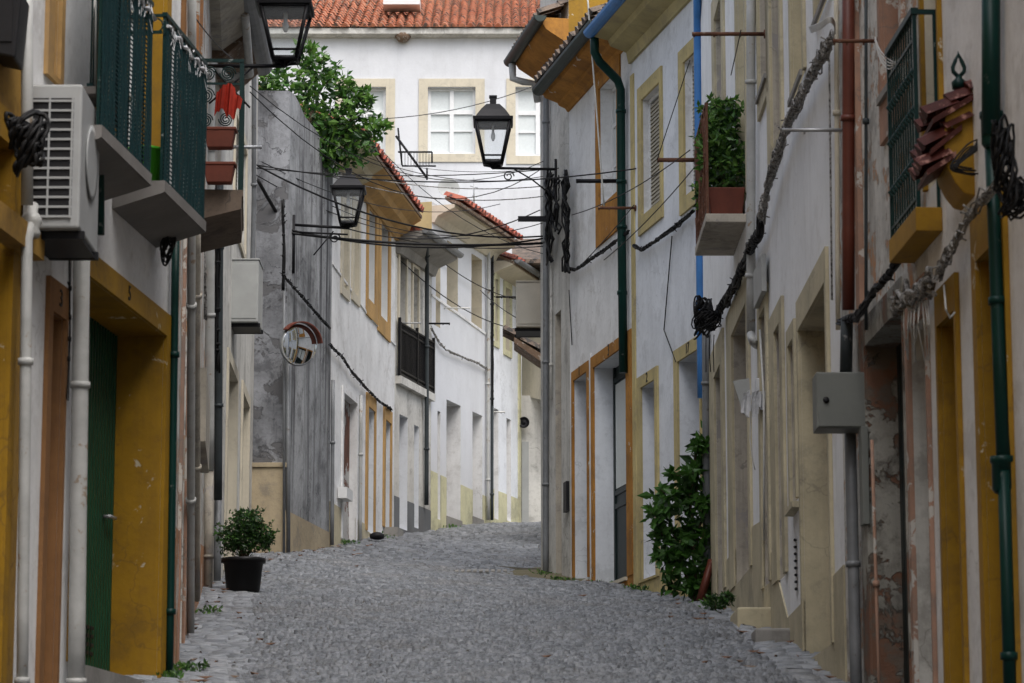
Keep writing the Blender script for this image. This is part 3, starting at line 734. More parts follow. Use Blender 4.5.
# ------------------------------------------------------------------ big white building behind
bb = thing('house', 'large white building with red tiled roof rising behind the street', 'house', (-2, 72, EYE+8))
ze = zat(70, 34)
W = Wall((-9, 70), (4, 70), 'L')       # frontal wall; outward normal must face the camera
W.n = Vector((0,-1,0)); W.right = Vector((1,0,0))
class BackHouse(House):
    def __init__(s):
        s.w = W; s.mat = 'white_back'; s.depth = 8; s.ztop = ze; s.holes = []; s.mats = [M['white_back']]; s.side = 'white_back'; s.root = bb; s.zb = EYE+6
h = BackHouse()
def bw(x0, x1, y0, y1, **k):
    u0, u1 = W.hit(x0, y0)[0], W.hit(x1, y0)[0]; z0, z1 = W.hit(x0, y1)[1], W.hit(x0, y0)[1]
    h.holes.append((u0, u1, z0, z1, 'white_back', .14)); b = MB(); f = .07; o0, o1 = -.18, -.12
    mu = (u0+u1)/2; tz = z0+(z1-z0)*.64
    b.wbox(W, u0, u1, z0, z0+f, o0, o1); b.wbox(W, u0, u1, z1-f, z1, o0, o1); b.wbox(W, u0, u0+f, z0+f, z1-f, o0, o1); b.wbox(W, u1-f, u1, z0+f, z1-f, o0, o1)
    b.wbox(W, mu-.05, mu+.05, z0+f, z1-f, o0, o1+.01); b.wbox(W, u0+f, mu-.05, tz-.05, tz+.05, o0, o1+.006); b.wbox(W, mu+.05, u1-f, tz-.05, tz+.05, o0, o1+.006)
    zz = z0+(z1-z0)*.36
    b.wbox(W, u0+f, mu-.05, zz-.015, zz+.015, o0, o1-.004); b.wbox(W, mu+.05, u1-f, zz-.015, zz+.015, o0, o1-.004)
    wn = b.build('window', M['framewhite'], bb)
    MB().wbox(W, u0+f, u1-f, z0+f, z1-f, -.165, -.16).build('pane', M['curtain'], wn)
    MB().wbox(W, u0-.22, u0-.0, z0, z1, .001, .03).wbox(W, u1, u1+.22, z0, z1, .001, .03).wbox(W, u0-.22, u1+.22, z1, z1+.2, .001, .03).wbox(W, u0-.22, u1+.22, z0-.2, z0, .001, .03).build('surround', M['beige'], wn)
bw(428, 475.5, 87, 154); bw(515.5, 560, 87, 156); bw(345, 386, 87, 154)
h.finish()
MB().prism([(-9.3, 69.75, ze-.06), (-9.3, 69.75, ze+.08), (-9.3, 70, ze+.08), (-9.3, 70, ze-.10), (-9.3, 69.9, ze-.10)], (13.6,0,0)).build('gutter', M['palegrey'], bb)
tile_field('roof', Vector((-9.3, 69.7, ze+.08)), Vector((1,0,0)), Vector((0, math.cos(.42), math.sin(.42))), 13.6, 5.0, M['tile'], bb, tp=.215, row=.40, amp=.08)
MB().prism([(-9.2,69.85,ze+.02),(-9.2,74.2,ze+2.1),(-9.2,78,ze+.1)], (13.4,0,0)).build('roof_deck', M['wood'], bb)
sk = at(402, 3, 71.2)
MB().box((sk.x-.45, 70.9, sk.z-.12), (sk.x+.45, 71.6, sk.z+.1)).build('skylight', M['framewhite'], bb)
p = W.on(303, 40, .06); MB().tube([p, W.on(303, 160, .06)], .05, 10).build('downpipe', M['pipewhite'], bb)
p = W.on(403, 37, .06)
nest = MB().lathe(W.on(403, 37, .1), [(.02,-.14),(.12,-.1),(.2,0),(.17,.07),(.05,.08)], 12).build('bird_nest', M['wood'])
tag(nest, 'small brown swallow nest under the white eave between windows', 'nest')
# lower terrace wall and stuff in front of it
tw = thing('terrace_wall', 'stepped white terrace wall below the large white building', 'wall', (-1.5, 65, EYE+11))
b = MB()
st = [(392,168),(404,172),(414,180),(426,190),(440,200),(452,207)]
for i, (x, y) in enumerate(st[:-1]):
    x2 = st[i+1][0]; a = at(x, y, 66); c = at(x2, y, 66)
    b.box((a.x, 65.6, EYE+10), (c.x-.003, 66+.3*i*.01, a.z))
b.build('steps', M['white_back'], tw)
a = at(300, 170, 67.5); c = at(600, 170, 67.5)
a2 = at(468, 185, 67.5)
MB().box((a2.x, 67.3, EYE+6), (4, 68, at(468, 192, 67.5).z)).build('low_wall', M['white_back'], tw)
a = at(400, 150, 65.2)
rb = MB(); P = lambda x, y: at(x, y, 65.2)
rb.tube([P(398,128), P(402,165)], .02, 6); rb.tube([P(398,152), P(432,152)], .022, 6); rb.tube([P(402,166), P(436,166)], .02, 6); rb.tube([P(396,136), P(427,178)], .03, 6); rb.tube([P(432,152), P(432,163)], .02, 6); rb.tube([P(427,168), P(427,180)], .02, 6)
for x in range(402, 432, 3): rb.tube([P(x,153), P(x,166)], .006, 4)
rl = rb.build('railing', M['iron']); tag(rl, 'thin grey metal stair railing below the middle window of the white building', 'railing')
dish = MB().lathe(at(448, 190, 63.5), [(.02,0),(.12,.01),(.20,.05),(.24,.10),(.235,.10),(.12,.03),(.02,.02)], 20, axis=(.2,-1,.25)).build('satellite_dish', M['acgrey'])
tag(dish, 'round grey satellite dish beside the red roof ridge', 'satellite dish')
an = MB().tube([at(474,178,62), at(474,208,62)], .015, 6).tube([at(470,186,62), at(478,188,62)], .01, 6).tube([at(472,196,62), at(477,197,62)], .01, 6)
an = an.build('antenna', M['steel']); tag(an, 'small television antenna above the red tiled eave', 'antenna')
# ================================================================== RIGHT SIDE
w1 = Wall((2.72, 12.6+.0), (2.586, 18.4+.25), 'R')
XB = lambda Y: 3.418-.044*Y
w1 = Wall((XB(-12), -12), (XB(18.42), 18.42), 'R')  # extended unseen behind the camera to keep light off the near walls
w2 = Wall((XB(18.42), 18.42), (2.45, 22.0), 'R')
w3 = Wall((2.45, 22.0), (2.38, 36.95), 'R')
w4 = Wall((2.38, 37.0), (1.656, 40.4), 'R')
w5 = Wall((1.656, 40.4), (.865, 44.2), 'R')
w6 = Wall((.865, 44.2), (.45, 46.5), 'R')

# R1 yellow and white house
h = House('house', 'white house with mustard yellow bands and door frame at the right edge', w1, EYE+11.5, 'white')
h.door(941.3, 958.5, 327, 1100, ('yellow', .06, .06, .22, 0), rev='yellow', d=.34, mat='doorblack', handle=False)
h.door(980, 1001, 262, 1100, ('yellow', .12, .22, .3, 0), rev='yellow', d=.3, mat='doorblack', handle=False)
h.window(922, 938, -80, 190, ('yellow', .06, .05, .2, 0), rev='beige', d=.16, fm='doorblack')
h.band([(w1.u(1004, 300)-.05, h.zb), (w1.u(1004, 300)+.0001, h.zb)], 11, .025, 'yellow', 'yellow_strip')
h.pipe([(991, -20, .07), (991, 135, .07)], .052, 'pipegreen'); h.pipe([(991, 125, .06), (1004, 470, .06)], .040, 'pipegreen', label='dark green downpipe at the right edge')
h.pipe([(1004, 470, .06), (1011, 720, .06)], .036, 'pipegreen')
for q in ((1003, 475), (992, 130)): MB().lathe(w1.on(q[0], q[1], .06), [(.045,-.1),(.06,-.08),(.06,.06),(.068,.07),(.068,.1)], 14).build('pipe_socket', M['pipegreen'], h.root)
# balcony
w = w1; ub0, ub1 = w1.L-.52, w1.L+.46
zs0 = zat(17.9, 231); zs1 = zs0+.15
bal = MB().wbox(w, ub0, ub1, zs0, zs1, 0.001, .165).build('balcony', M['yellow'], h.root, bevel=.006)
zr = zat(17.9, 14)
b = MB()
for u in (ub0+.01, ub1-.03): b.wbox(w, u, u+.025, zs1, zr, .13, .155)
b.wbox(w, ub0, ub1, zr, zr+.04, .12, .165); b.wbox(w, ub0+.035, ub1-.03, zs1+.06, zs1+.08, .135, .15); b.wbox(w, ub0+.035, ub1-.03, zr-.16, zr-.14, .135, .15)
for u in np.arange(ub0+.06, ub1-.04, .085):
    b.tube([w.P(u, zs1, .143), w.P(u, zr, .143)], .007, 5, cap=False)
    for z in (zs1+.3, zs1+.62, zs1+.86):
        b.tube([w.P(u, z-.03, .143), w.P(u, z, .165), w.P(u, z+.03, .143)], .012, 5, cap=False)
b.wbox(w, ub0, ub0+.02, zr, zr+.03, -.001, .12); b.wbox(w, ub0+.002, ub0+.018, zs1, zr, .01, .03)
b.build('railing', M['darkgreen'], bal)
h.finish(roof=dict(over=.6, mat='tiledark'))  # unseen overhang and raised top, shaped to cut sky light in the street
# little tiled shrine canopy
cn = thing('tiled_canopy', 'small curved terracotta tiled canopy on a yellow corbel with green spearhead finial', 'canopy', w1.on(975, 200, 0))
Yc = 16.9
def pxprism(L, Y, d, name, mat, parent, bev=.009):
    return MB().prism([at(x, y, Y) for x, y in L], (0, d, 0)).build(name, M[mat], parent, bevel=bev)
pxprism([(946,108),(990,90),(990,188),(976,196),(964,193),(955,182),(948,168),(944,146)], Yc, .42, 'corbel', 'yellow', cn, .008)
for (e, t_, wd) in (((931,116),(990,82),.48), ((929,147),(962,122),.44), ((925,168),(956,149),.40)):
    o_ = at(e[0], e[1], Yc-.03); up = at(t_[0], t_[1], Yc-.03)-o_
    tile_field('roof_tiles', o_, Vector((0,1,0)), up.normalized(), wd, up.length-.1, M['redtile'], cn, .15, row=.14, amp=.055)
    MB().prism([o_+Vector((.01,0,-.01)), o_+up+Vector((0,0,-.01)), o_+up+Vector((0,0,-.045)), o_+Vector((.01,0,-.045))], (0,wd,0)).build('tile_bed', M['redtile'], cn)
p = at(959, 84, Yc+.1)
b = MB().lathe(p, [(.04,-.03),(.045,.01),(.02,.035),(.016,.05)], 12)
X1 = Vector((1,0,0))
loop = [p+X1*x+Vector((0,0,z)) for x, z in ((0,.04),(.032,.075),(.034,.10),(.018,.14),(0,.18),(-.018,.14),(-.034,.10),(-.032,.075),(0,.04))]
b.tube(loop, .013, 6); b.tube([p+Vector((0,0,.16)), p+Vector((0,0,.20))], [.012,.002], 6)
b.build('finial', M['darkgreen'], cn)

# R2 derelict house
w = w2
h = House('house', 'derelict house with peeling whitewash, faded pink frames and a crumbling open doorway', w2, EYE+11.2, 'peel', side='peel')
h.door(865.5, 903.5, 347, 1000, ('crumble', .28, .02, .2, 0), rev='crumble', d=.22, mat='doorblack', handle=False, t=.012)
h.door(911, 934.5, 330, 1000, ('pink', .09, .06, .25, 0), rev='palegrey', d=.2, mat='acgrey', style='plank', handle=False)
h.window(882, 901, -60, 97, ('pink', .1, .1, .2, .32), rev='pink', d=.1, kind='board', gm='pink', fm='pink', sill='cementplinth')
u = w.u(860, 150); h.band([(u-.09, EYE+4.0), (u+.07, EYE+4.0)], 5, .04, 'pink', 'pilaster')
h.pipe([(848.5, -20, .08), (848.5, 310, .08)], .045, 'pipebrown', label='red-brown downpipe')
h.pipe([(847, 318, .08), (846, 372, .08)], .045, 'pipedark')
h.pipe([(850, 425, .07), (857, 720, .07)], .042, 'pipegrey'); h.pipe([(872, 440, .03), (880, 720, .03)], .012, 'pink', name='conduit')
h.pipe([(866, -20, .03), (866, 330, .03)], .012, 'pipedark', name='conduit')
MB().wbox(w, w.u(867, 480)-.10, w.u(867, 480)+.03, w.hit(862, 530)[1], w.hit(862, 432)[1], .001, .05).build('meter_box', M['boxgrey'], h.root, bevel=.004)
h.band([(0, w.z(.5, 300)), (1.2, w.z(.5, 300)+.01)], .06, .03, 'crumble', 'string_course')
h.finish(roof=dict(over=.6, mat='tiledark'))  # raised top and added eave, both unseen, hold back sky light
mb = thing('cabinet', 'square grey metal cabinet with a black round lock sticking out of the wall', 'cabinet', w3.on(862, 425, 0)) if False else None
a = at(816, 372, 20.9); c = at(866, 428, 20.9)
cab = thing('electric_cabinet', 'square grey metal cabinet with a round black lock sticking out from the right wall', 'cabinet', ((a.x+c.x)/2, 21.0, c.z))
MB().box((a.x, 20.9, c.z), (c.x+.02, 21.18, a.z)).build('box', M['boxgrey'], cab, bevel=.006)
MB().box((a.x+.01, 20.888, c.z+.01), (c.x+.012, 20.899, a.z-.01)).build('lid', M['boxgrey'], cab, bevel=.003)
MB().lathe(at(826, 400, 20.887), [(.022,0),(.022,.012),(.006,.014)], 12, axis=(0,-1,0)).build('lock', M['black'], cab)

# R3 cream house
w = w3; C = 'cream'
h = House('house', 'long cream and white house with a plant filled balcony on the right', w3, EYE+12.9, 'white_r', side='cream')
h.door(800.7, 828.5, 331, 663, (C, .10, .12, .26, 0), rev=C, d=.36, mat='wood', handle=False)
h.window(790.6, 796, 347, 505, (C, .12, .1, .15, .0), rev='stucco_old', d=.3, kind='board', gm='stucco_old')
h.door(776.5, 782, 333, 580, (C, .5, .25, .2, 0), rev='stucco_old', d=.35, mat='wood', handle=False)
h.door(761.5, 767.5, 318, 588, (C, .2, .15, .2, 0), rev='stucco_old', d=.35, mat='wood', handle=False)
h.door(733.5, 748.5, 336, 586, (C, .7, .25, .33, 0), rev='stucco_old', d=.35, mat='wood', handle=False)
h.door(716, 722.5, 378, 598, (C, .8, .35, .35, 0), rev='stucco_old', d=.35, mat='doorblack', handle=False)
h.window(716, 723, 20, 170, (C, .4, .3, .3, .2), rev='stucco_old', d=.2, gm='curtain')
h.window(737, 745, -60, 214, (C, .15, .15, .3, 0), rev=C, d=.2, gm='curtain')
h.window(758.8, 767, -60, 98, (C, .15, .2, .3, .2), rev='stucco_old', d=.3, kind='board', gm='stucco_old', sill='cementplinth')
h.window(770.5, 780, -60, 153, (C, .35, .15, .3, .18), rev='stucco_old', d=.25, kind='shutter')
h.window(791.5, 803, -60, 100, (C, .12, .12, .3, 0), rev=C, d=.3, kind='board', gm=C, sill='cementplinth')
h.window(816.5, 830, -60, 24, (C, .1, .1, .3, 0), rev=C, d=.25, kind='shutter', sill='cementplinth')
# plinth stepped with the slope
pts = [(w.u(845, 565), w.hit(845, 565)[1]), (w.u(833, 578), w.hit(833, 578)[1]), (w.u(806, 600), w.hit(806, 600)[1]), (w.u(789, 618), w.hit(789, 618)[1]), (w.u(765, 520), w.hit(763, 522)[1]), (w.u(753, 524), w.hit(753, 527)[1]), (w.u(728, 560), w.hit(728, 560)[1]), (w.L, w.hit(710, 575)[1])]
h.plinth(pts, C, t=.015)
h.pipe([(751, -20), (751, 335)], .045, 'pipewhite'); h.pipe([(751, 335, .08), (753, 342, .08), (757, 345, .02)], .043, 'pipewhite', clips=False)
h.pipe([(829, 40, .03), (832, 300, .03)], .008, 'cablegrey', name='cable_duct', clips=False); h.pipe([(836, -20, .03), (838, 330, .03)], .018, 'beige', name='cable_duct')
h.pipe([(706, 300, .06), (707, 590, .06)], .05, 'pipegrey')
h.pipe([(760, 330, .02), (764, 400, .02), (764, 540, .02)], .01, 'cablewhite', name='cable_duct', clips=False)
MB().wbox(w, w.u(770, 280), w.u(761.5, 280), w.hit(766, 300)[1], w.hit(766, 262)[1], .031, .08).build('meter_box', M['acgrey'], h.root, bevel=.004)
b = MB()
for i in range(8): b.tube([w.on(795+.15*i, 540+7*i, .001), w.on(795+.15*i, 540+7*i, .02)], .014, 8)
b.build('vent_holes', M['black'], h.root)
b = MB().wbox(w, w.u(800, 490)-.1, w.u(793, 490), w.hit(797, 510)[1]-.02, w.hit(797, 510)[1]+.03, .001, .08).build('ledge', M[C], h.root)
# balcony with plant
ub0 = w.u(746.5, 215); Yn = w.Y(ub0); ub1 = ub0+1.7
zs = zat(Yn, 222); zt_ = zat(Yn, 213.5)
bal = MB().wbox(w, ub0, ub1, zs, zt_, .001, .42).build('balcony', M['stucco_old'], h.root, bevel=.008)
zr = zt_+1.15; b = MB()
for u in (ub0+.01, ub1-.03): b.wbox(w, u, u+.025, zt_, zr, .385, .41)
b.wbox(w, ub0+.01, ub1-.005, zr, zr+.03, .38, .415); b.wbox(w, ub0+.036, ub1-.03, zt_+.06, zt_+.08, .39, .405)
rnd = random.Random(3)
for k in range(150):                     # woven wire and dry stems across the front panel
    u = rnd.uniform(ub0+.02, ub1-.04); z = rnd.uniform(zt_+.02, zr-.25); l = rnd.uniform(.15, .5)
    b.tube([w.P(u, z, .40+rnd.uniform(-.01,.015)), w.P(min(max(u+rnd.uniform(-.12,.12), ub0+.02), ub1-.02), min(z+l, zr), .40+rnd.uniform(-.01,.015))], rnd.uniform(.005,.010), 4, cap=False)
for u in np.arange(ub0+.05, ub1-.04, .06): b.tube([w.P(u, zt_, .397), w.P(u, zr, .397)], .005, 4, cap=False)
b.build('railing', M['rust'], bal)
BALR3 = (w, ub0, ub1, zt_)
h.finish(roof=dict(over=.6, mat='tiledark'))  # unseen overhang added to block high sky light from this wall
bx = thing('stone_step', 'cream painted block step beside the doorway on the right pavement', 'step', at(755, 630, 30.5))
a = at(737, 606, 31); c = at(772, 634, 31)
# blocks by the wall
def block(x0, x1, yt, Y, d, mat, label):
    a = at(x0, yt, Y); c = at(x1, yt, Y); zb = gz(a.x, Y)-.1
    o = MB().box((a.x, Y, zb), (c.x, Y+d, a.z)).build('stone_step', M[mat], bevel=.02); return tag(o, label, 'step')
bpy.data.objects.remove(bx)
block(737, 776, 607, 27.9, .9, 'cream', 'cream painted block step beside the doorway on the right pavement')
block(755, 792, 628, 26.1, .45, 'cementplinth', 'lower grey stone block in front of the cream step')

# R4 white and straw yellow house
w = w4
H4 = h = House('house', 'bluish white house with straw yellow window frames and bright blue downpipe', w4, EYE+11.5, 'white_blue', side='soffit')
h.window(643, 661, 100, 216, ('straw', .22, .10, .20, .24), rev='white', d=.08, kind='shutter')
h.window(684.8, 699, 63, 197, ('straw', .24, .14, .20, .2), rev='white', d=.08, kind='shutter')
h.door(642.3, 656, 388, 580, ('straw', .20, .15, .16, .03), rev='white_blue', d=.45, mat='doorblack', handle=False, text='2', tsize=.19)
h.door(679, 701, 362, 592, ('straw', .18, .12, .17, .0), rev='white_blue', d=.45, mat='doorblack', handle=False, text='17', tsize=.19)
zz = w.z(w.u(650, 570), 573)
h.plinth([(0, zz-.1), (w.L, zz)], 'straw')
h.band([(w.L-.18, h.zb), (w.L-.006, h.zb)], EYE+11-h.zb, .02, 'straw', 'corner_strip')
z0 = EYE+11.48
h.cornice([(0, z0-.30), (.04, z0-.30), (.07, z0-.14), (.30, z0-.06), (.33, z0+.02), (.52, z0+.06), (.52, z0+.14), (0, z0+.14)], 'soffit')
h.gutter(.56, z0+.16, 'pipeblue', r=.10, u0=-.1, u1=w.L+.10)
h.pipe([(697, -30, .3), (697.5, 20, .12), (701.5, 398, .07)], .052, 'pipeblue', label='bright blue downpipe')
h.finish(roof=dict(over=.55, z=z0+.18, tiles=True, mat='tiledark', length=3))
# R5 white and orange house
w = w5
H5 = h = House('house', 'white house with orange door frames, deep orange cornice and dark green downpipe', w5, EYE+11.75, 'white', side='ochre')
h.window(600.3, 618, 89, 208, ('orange', .22, .18, .95, .55), rev='white', d=.17, gm='curtain')
h.door(574.5, 588.2, 381, 583, ('orange', .10, .12, .14, 0), rev='white_blue', d=.5, mat='doorblack', handle=False, text='1', tsize=.2)
dr, hh = h.door(594.6, 627.5, 368, 590, ('orange', .14, .34, .17, 0), rev='white_blue', d=.27, mat='doorblack', style='glazed', handle=False, text='3', tsize=.24)
MB().wbox(w, hh[0], hh[1], hh[2]-.05, hh[2]-.001, -.3, .06).build('sill', M['beige'], dr)
un, uf = hh[0], hh[1]; b = MB(); b.wbox(w, uf+.16, uf+.24, hh[2], hh[3]+.25, .001, .028); b.build('white_strip', M['white'], h.root)
h.plinth([(0, hh[2]-.003), (uf+.30, hh[2]-.003), (uf+.31, hh[2]+.12), (w.L, hh[2]+.12)], 'orange', t=.02)
z0 = EYE+11.62
h.cornice([(0, z0-.14), (.03, z0-.14), (.06, z0-.09), (.16, z0-.05), (.18, z0-.01), (.38, z0+.06), (.40, z0+.10), (.46, z0+.12), (.46, z0+.2), (0, z0+.2)], 'orange')
h.gutter(.50, z0+.16, 'gutter', r=.10, u0=.0, u1=w.L-.1)
# green downpipe with its swan neck
q = w5
pts = [w5.P(.05, z0+.05, .50), w5.P(.05, z0-.38, .50), w5.on(604.5, 62, .34), w5.on(622, 72, .09), w5.on(626.5, 80, .08), w5.on(627, 232, .08), w5.on(629.5, 378, .08)]
pts = [w5.P(.08, z0+.1, .50), w5.P(.08, z0-.28, .50), w5.P(.12, z0-.40, .42), w5.P(.22, z0-.62, .14), w5.P(.24, z0-.75, .09), w5.P(.24, zat(41, 232), .09), w5.P(.20, zat(41, 378), .09)]
MB().tube(pts, .062, 12).build('downpipe', M['pipegreen'], h.root)
b = MB()
for y in (120, 190, 235, 300): 
    p = w5.P(.235, zat(41, y), .09); b.tube([p, p+Vector((0,0,.05))], .073, 12)
b.build('pipe_clip', M['pipegreen'], h.root)
h.finish(roof=dict(over=.52, z=z0+.27, tiles=True, mat='tiledark', length=3, tp=.24))
# R6 grey house
w = w6
h = House('house', 'tall grey white corner house with orange eave, carrying tangled black cables', w6, EYE+15, 'palegrey', side='yellow', depth=5)
h.door(555.2, 561, 315, 583, None, rev='stucco_old', d=.25, mat='stucco_old', handle=False)
z0 = EYE+12.8
h.cornice([(0, z0-.45), (.03, z0-.45), (.08, z0-.2), (.35, z0-.03), (.40, z0+.05), (.40, z0+.15), (0, z0+.15)], 'orange')
h.gutter(.48, z0+.12, 'gutter', r=.10, u0=-.2, u1=w.L+.1)
h.pipe([(546, 60, .07), (545.5, 585, .05)], .045, 'pipegrey'); h.pipe([(551.5, 180, .03), (551, 400, .03)], .02, 'palegrey', name='conduit')
MB().tube([w.P(w.L-.1, z0+.02, .47), w.P(w.L-.1, z0-.22, .46), w.P(w.L-.15, z0-.28, .3), w.P(w.L-.15, z0-.3, .12), w.P(w.L-.17, z0-.6, .07)], .06, 10).build('gutter_elbow', M['pipewhite'], h.root)
MB().wbox(w, w.u(569.5, 497), w.u(566.5, 497), w.hit(568, 512)[1], w.hit(568, 482)[1], .001, .05).build('letter_box', M['black'], h.root)
h.finish()
tile_field('roof', w.P(0, z0+.2, .45), w.d, (-w.n*.9+Vector((0,0,.43))), w.L, .46, M['tiledark'], h.root, .22)

# ------------------------------------------------------------------ ground
def arr_mesh(name, V, F, mats, mi=None, tone=None):
    me = bpy.data.meshes.new(name); me.vertices.add(len(V)); me.vertices.foreach_set('co', V.astype(np.float32).ravel())
    n = len(F); me.loops.add(n*4); me.loops.foreach_set('vertex_index', F.astype(np.int32).ravel())
    me.polygons.add(n); me.polygons.foreach_set('loop_start', np.arange(0, n*4, 4, dtype=np.int32)); me.polygons.foreach_set('loop_total', np.full(n, 4, dtype=np.int32))
    for m in mats: me.materials.append(m)
    me.update(calc_edges=True); me.validate()
    if tone is not None:
        a = me.attributes.new('tone', 'FLOAT', 'FACE'); a.data.foreach_set('value', tone.astype(np.float32))
    ob = bpy.data.objects.new(name, me); COL.objects.link(ob); return ob
from mathutils import noise as mnoise
rs = np.random.RandomState(5)
ys = [12.0]
xs_l = lambda Y: interp(Y, XL)-.12
xs_r = lambda Y: interp(Y, XR)+.12
quads = []; tones = []
Y = 12.0; row = 0
def bumpz(X, Y):
    pv = Vector((X, Y, 0))
    return .014*mnoise.noise(pv*1.9)+.007*mnoise.noise(pv*6)+.02*math.sin(X*1.7+Y*.6)+.015*math.sin(X*3.1-Y*1.3+1)+.02*math.sin(Y*.9+2)
while Y < 63:
    sz = .064+.05*min(max((Y-32)/18, 0), 1); dy = sz*rs.uniform(.85, 1.15); xl, xr = xs_l(Y), xs_r(Y); X = xl-rs.uniform(0, .1)
    while X < xr:
        edge = (X-xl < .55 and Y < 36) or (xr-X < .5 and Y < 34)
        dx = sz*1.15*rs.uniform(.75, 1.3)
        if edge: dx *= 2.6
        g = .008; h0 = rs.normal(0, .0075)+(.0 if not edge else .004)
        wv = .03*math.sin(X*2.3+row*.05); t = rs.uniform(0, 1); lo = -.022
        j = rs.uniform(-.010, .010, 8)
        x0, x1, y0, y1 = X+g, X+dx-g, Y+wv+g, Y+wv+dy-g
        z = [gz(a, c)+bumpz(a, c) for a, c in ((x0, y0), (x1, y0), (x1, y1), (x0, y1))]
        tl = rs.normal(0, .004, 4)
        top = [(x0+.012+j[0], y0+.012+j[1], z[0]+h0+tl[0]), (x1-.012+j[2], y0+.012+j[3], z[1]+h0+tl[1]), (x1-.012+j[4], y1-.012+j[5], z[2]+h0+tl[2]), (x0+.012+j[6], y1-.012+j[7], z[3]+h0+tl[3])]
        bot = [(x0, y0, z[0]+lo), (x1, y0, z[1]+lo), (x1, y1, z[2]+lo), (x0, y1, z[3]+lo)]
        quads.append(bot+top); tones.append(min(max(t*.75+.45*(edge), 0), 1))
        X += dx
    Y += dy; row += 1
Q = np.array(quads); n = len(Q); V = Q.reshape(-1, 3)
base = (np.arange(n)*8)[:, None]
fs = [base+np.array(q) for q in ((4,5,6,7),(0,1,5,4),(1,2,6,5),(2,3,7,6),(3,0,4,7))]
F = np.stack(fs, 1).reshape(-1, 4)
road = arr_mesh('road', V, F, [M['cobble']], tone=np.repeat(np.array(tones), 5)); struct(road)
print('cobbles', n)
# joint bed under the stones
yy = np.concatenate([np.arange(8, 46.4, .16), [46.49, 46.51], np.arange(46.7, 64, .2)]); b = MB()
V = []; 
for Yv in yy:
    xl, xr = xs_l(Yv)-.2, xs_r(Yv)+.2
    for k in range(41):
        X = lerp(xl, xr, k/40); V.append((X, Yv, gz(X, Yv)+bumpz(X, Yv)-.021))
V = np.array(V); nr = len(yy); F = np.array([(r*41+k, r*41+k+1, (r+1)*41+k+1, (r+1)*41+k) for r in range(nr-1) for k in range(40)])
struct(arr_mesh('road_bed', V, F, [M['joint']]))
# terrain sheet to the horizon, stepping under everything
V = []; Ys = [-60,-20,0,10,22,35,46,56,62,70,90,140,400]; Xs = [-300,-60,-20,-8,0,8,20,60,300]
for Yv in Ys:
    for X in Xs:
        zz = EYE+interp(max(min(Yv, 90), -10), GL)-.35
        V.append((X, Yv, zz))
V = np.array(V); k = len(Xs); F = np.array([(r*k+c, r*k+c+1, (r+1)*k+c+1, (r+1)*k+c) for r in range(len(Ys)-1) for c in range(k-1)])
struct(arr_mesh('ground', V, F, [M['terrain']]))
# ================================================================== lamps, machines, plants, cables
def cable(p, q, sag, r, label, mat='cable', name='overhead_cable', group='overhead cables crossing the street', n=14):
    pts = [p.lerp(q, i/n)-Vector((0,0,sag*4*(i/n)*(1-i/n))) for i in range(n+1)]
    o = MB().tube(pts, r, 6).build(name, M[mat], origin=p); return tag(o, label, 'cable', group)
def lantern(label, c, w, h, arm_pts, scroll=None, strut=None):
    """c: bottom tip of the lantern; four-sided tapered street lantern on an iron arm"""
    t = thing('street_lamp', label, 'street lamp', c, 'iron lantern street lamps on wall brackets')
    def ring(r, z): return [c+Vector((r*math.cos(math.pi/4+k*math.pi/2), r*math.sin(math.pi/4+k*math.pi/2), z)) for k in range(4)]
    k2 = 1/math.sqrt(2)*1.0
    R = w*k2
    zb, z1, z2 = .06*h, .60*h, .66*h
    rb, rt = R*.42, R*.84
    b = MB(); A, B = ring(rb, zb), ring(rt, z1)
    for i in range(4): b.tube([A[i], B[i]], .018*w/.5, 6)
    for rg, rr in ((A, .016), (B, .018)):
        for i in range(4): b.tube([rg[i], rg[(i+1)%4]], rr*w/.5, 6)
    low = [A[i].lerp(B[i], .16) for i in range(4)]
    for i in range(4): b.tube([low[i], low[(i+1)%4]], .012*w/.5, 6)
    b.lathe(c, [(.012*w,-.02*h),(.06*w,.0),(.05*w,.03*h),(.20*w,zb)], 12)
    for i in range(4): b.tube([A[i], c+Vector((0,0,.01*h))], .013*w/.5, 6)
    b.build('lantern_frame', M['iron'], t)
    g = MB()
    for i in range(4): g.face([A[i], A[(i+1)%4], B[(i+1)%4], B[i]])
    g.build('lantern_glass', M['lampglass'], t)
    b = MB()
    prof = [(R*.98, z1+.01*h), (R*1.0, z1+.05*h), (R*.86, z1+.055*h), (R*.80, z1+.085*h), (R*.60, z1+.17*h), (R*.34, z1+.255*h), (R*.30, z1+.26*h), (R*.16, z1+.27*h), (R*.16, z1+.36*h), (R*.20, z1+.365*h), (R*.20, z1+.385*h), (.01, z1+.4*h)]
    for i in range(len(prof)-1):
        a0, a1 = ring(prof[i][0], prof[i][1]), ring(prof[i+1][0], prof[i+1][1])
        for k in range(4): b.face([a0[k], a0[(k+1)%4], a1[(k+1)%4], a1[k]])
    b.face(ring(prof[0][0], prof[0][1]))
    b.build('lantern_hood', M['iron'], t)
    bl = MB().lathe(c+Vector((0,0,z1*.45)), [(.012,.10*h),(.025*w/.5,.13*h),(.03*w/.5,.17*h),(.02,.22*h),(.02,z1*.52)], 12).build('bulb', M['framewhite'], t)
    a = MB()
    for pts, r in arm_pts: a.tube(pts, r, 8)
    if scroll:
        sc, sr, ax = scroll
        a.tube([sc+ax*(sr*(1-i/40)*math.cos(i*.32))+Vector((0,0,sr*(1-i/40)*math.sin(i*.32))) for i in range(30)], .010, 6)
    a.build('wall_bracket', M['iron'], t)
    return t
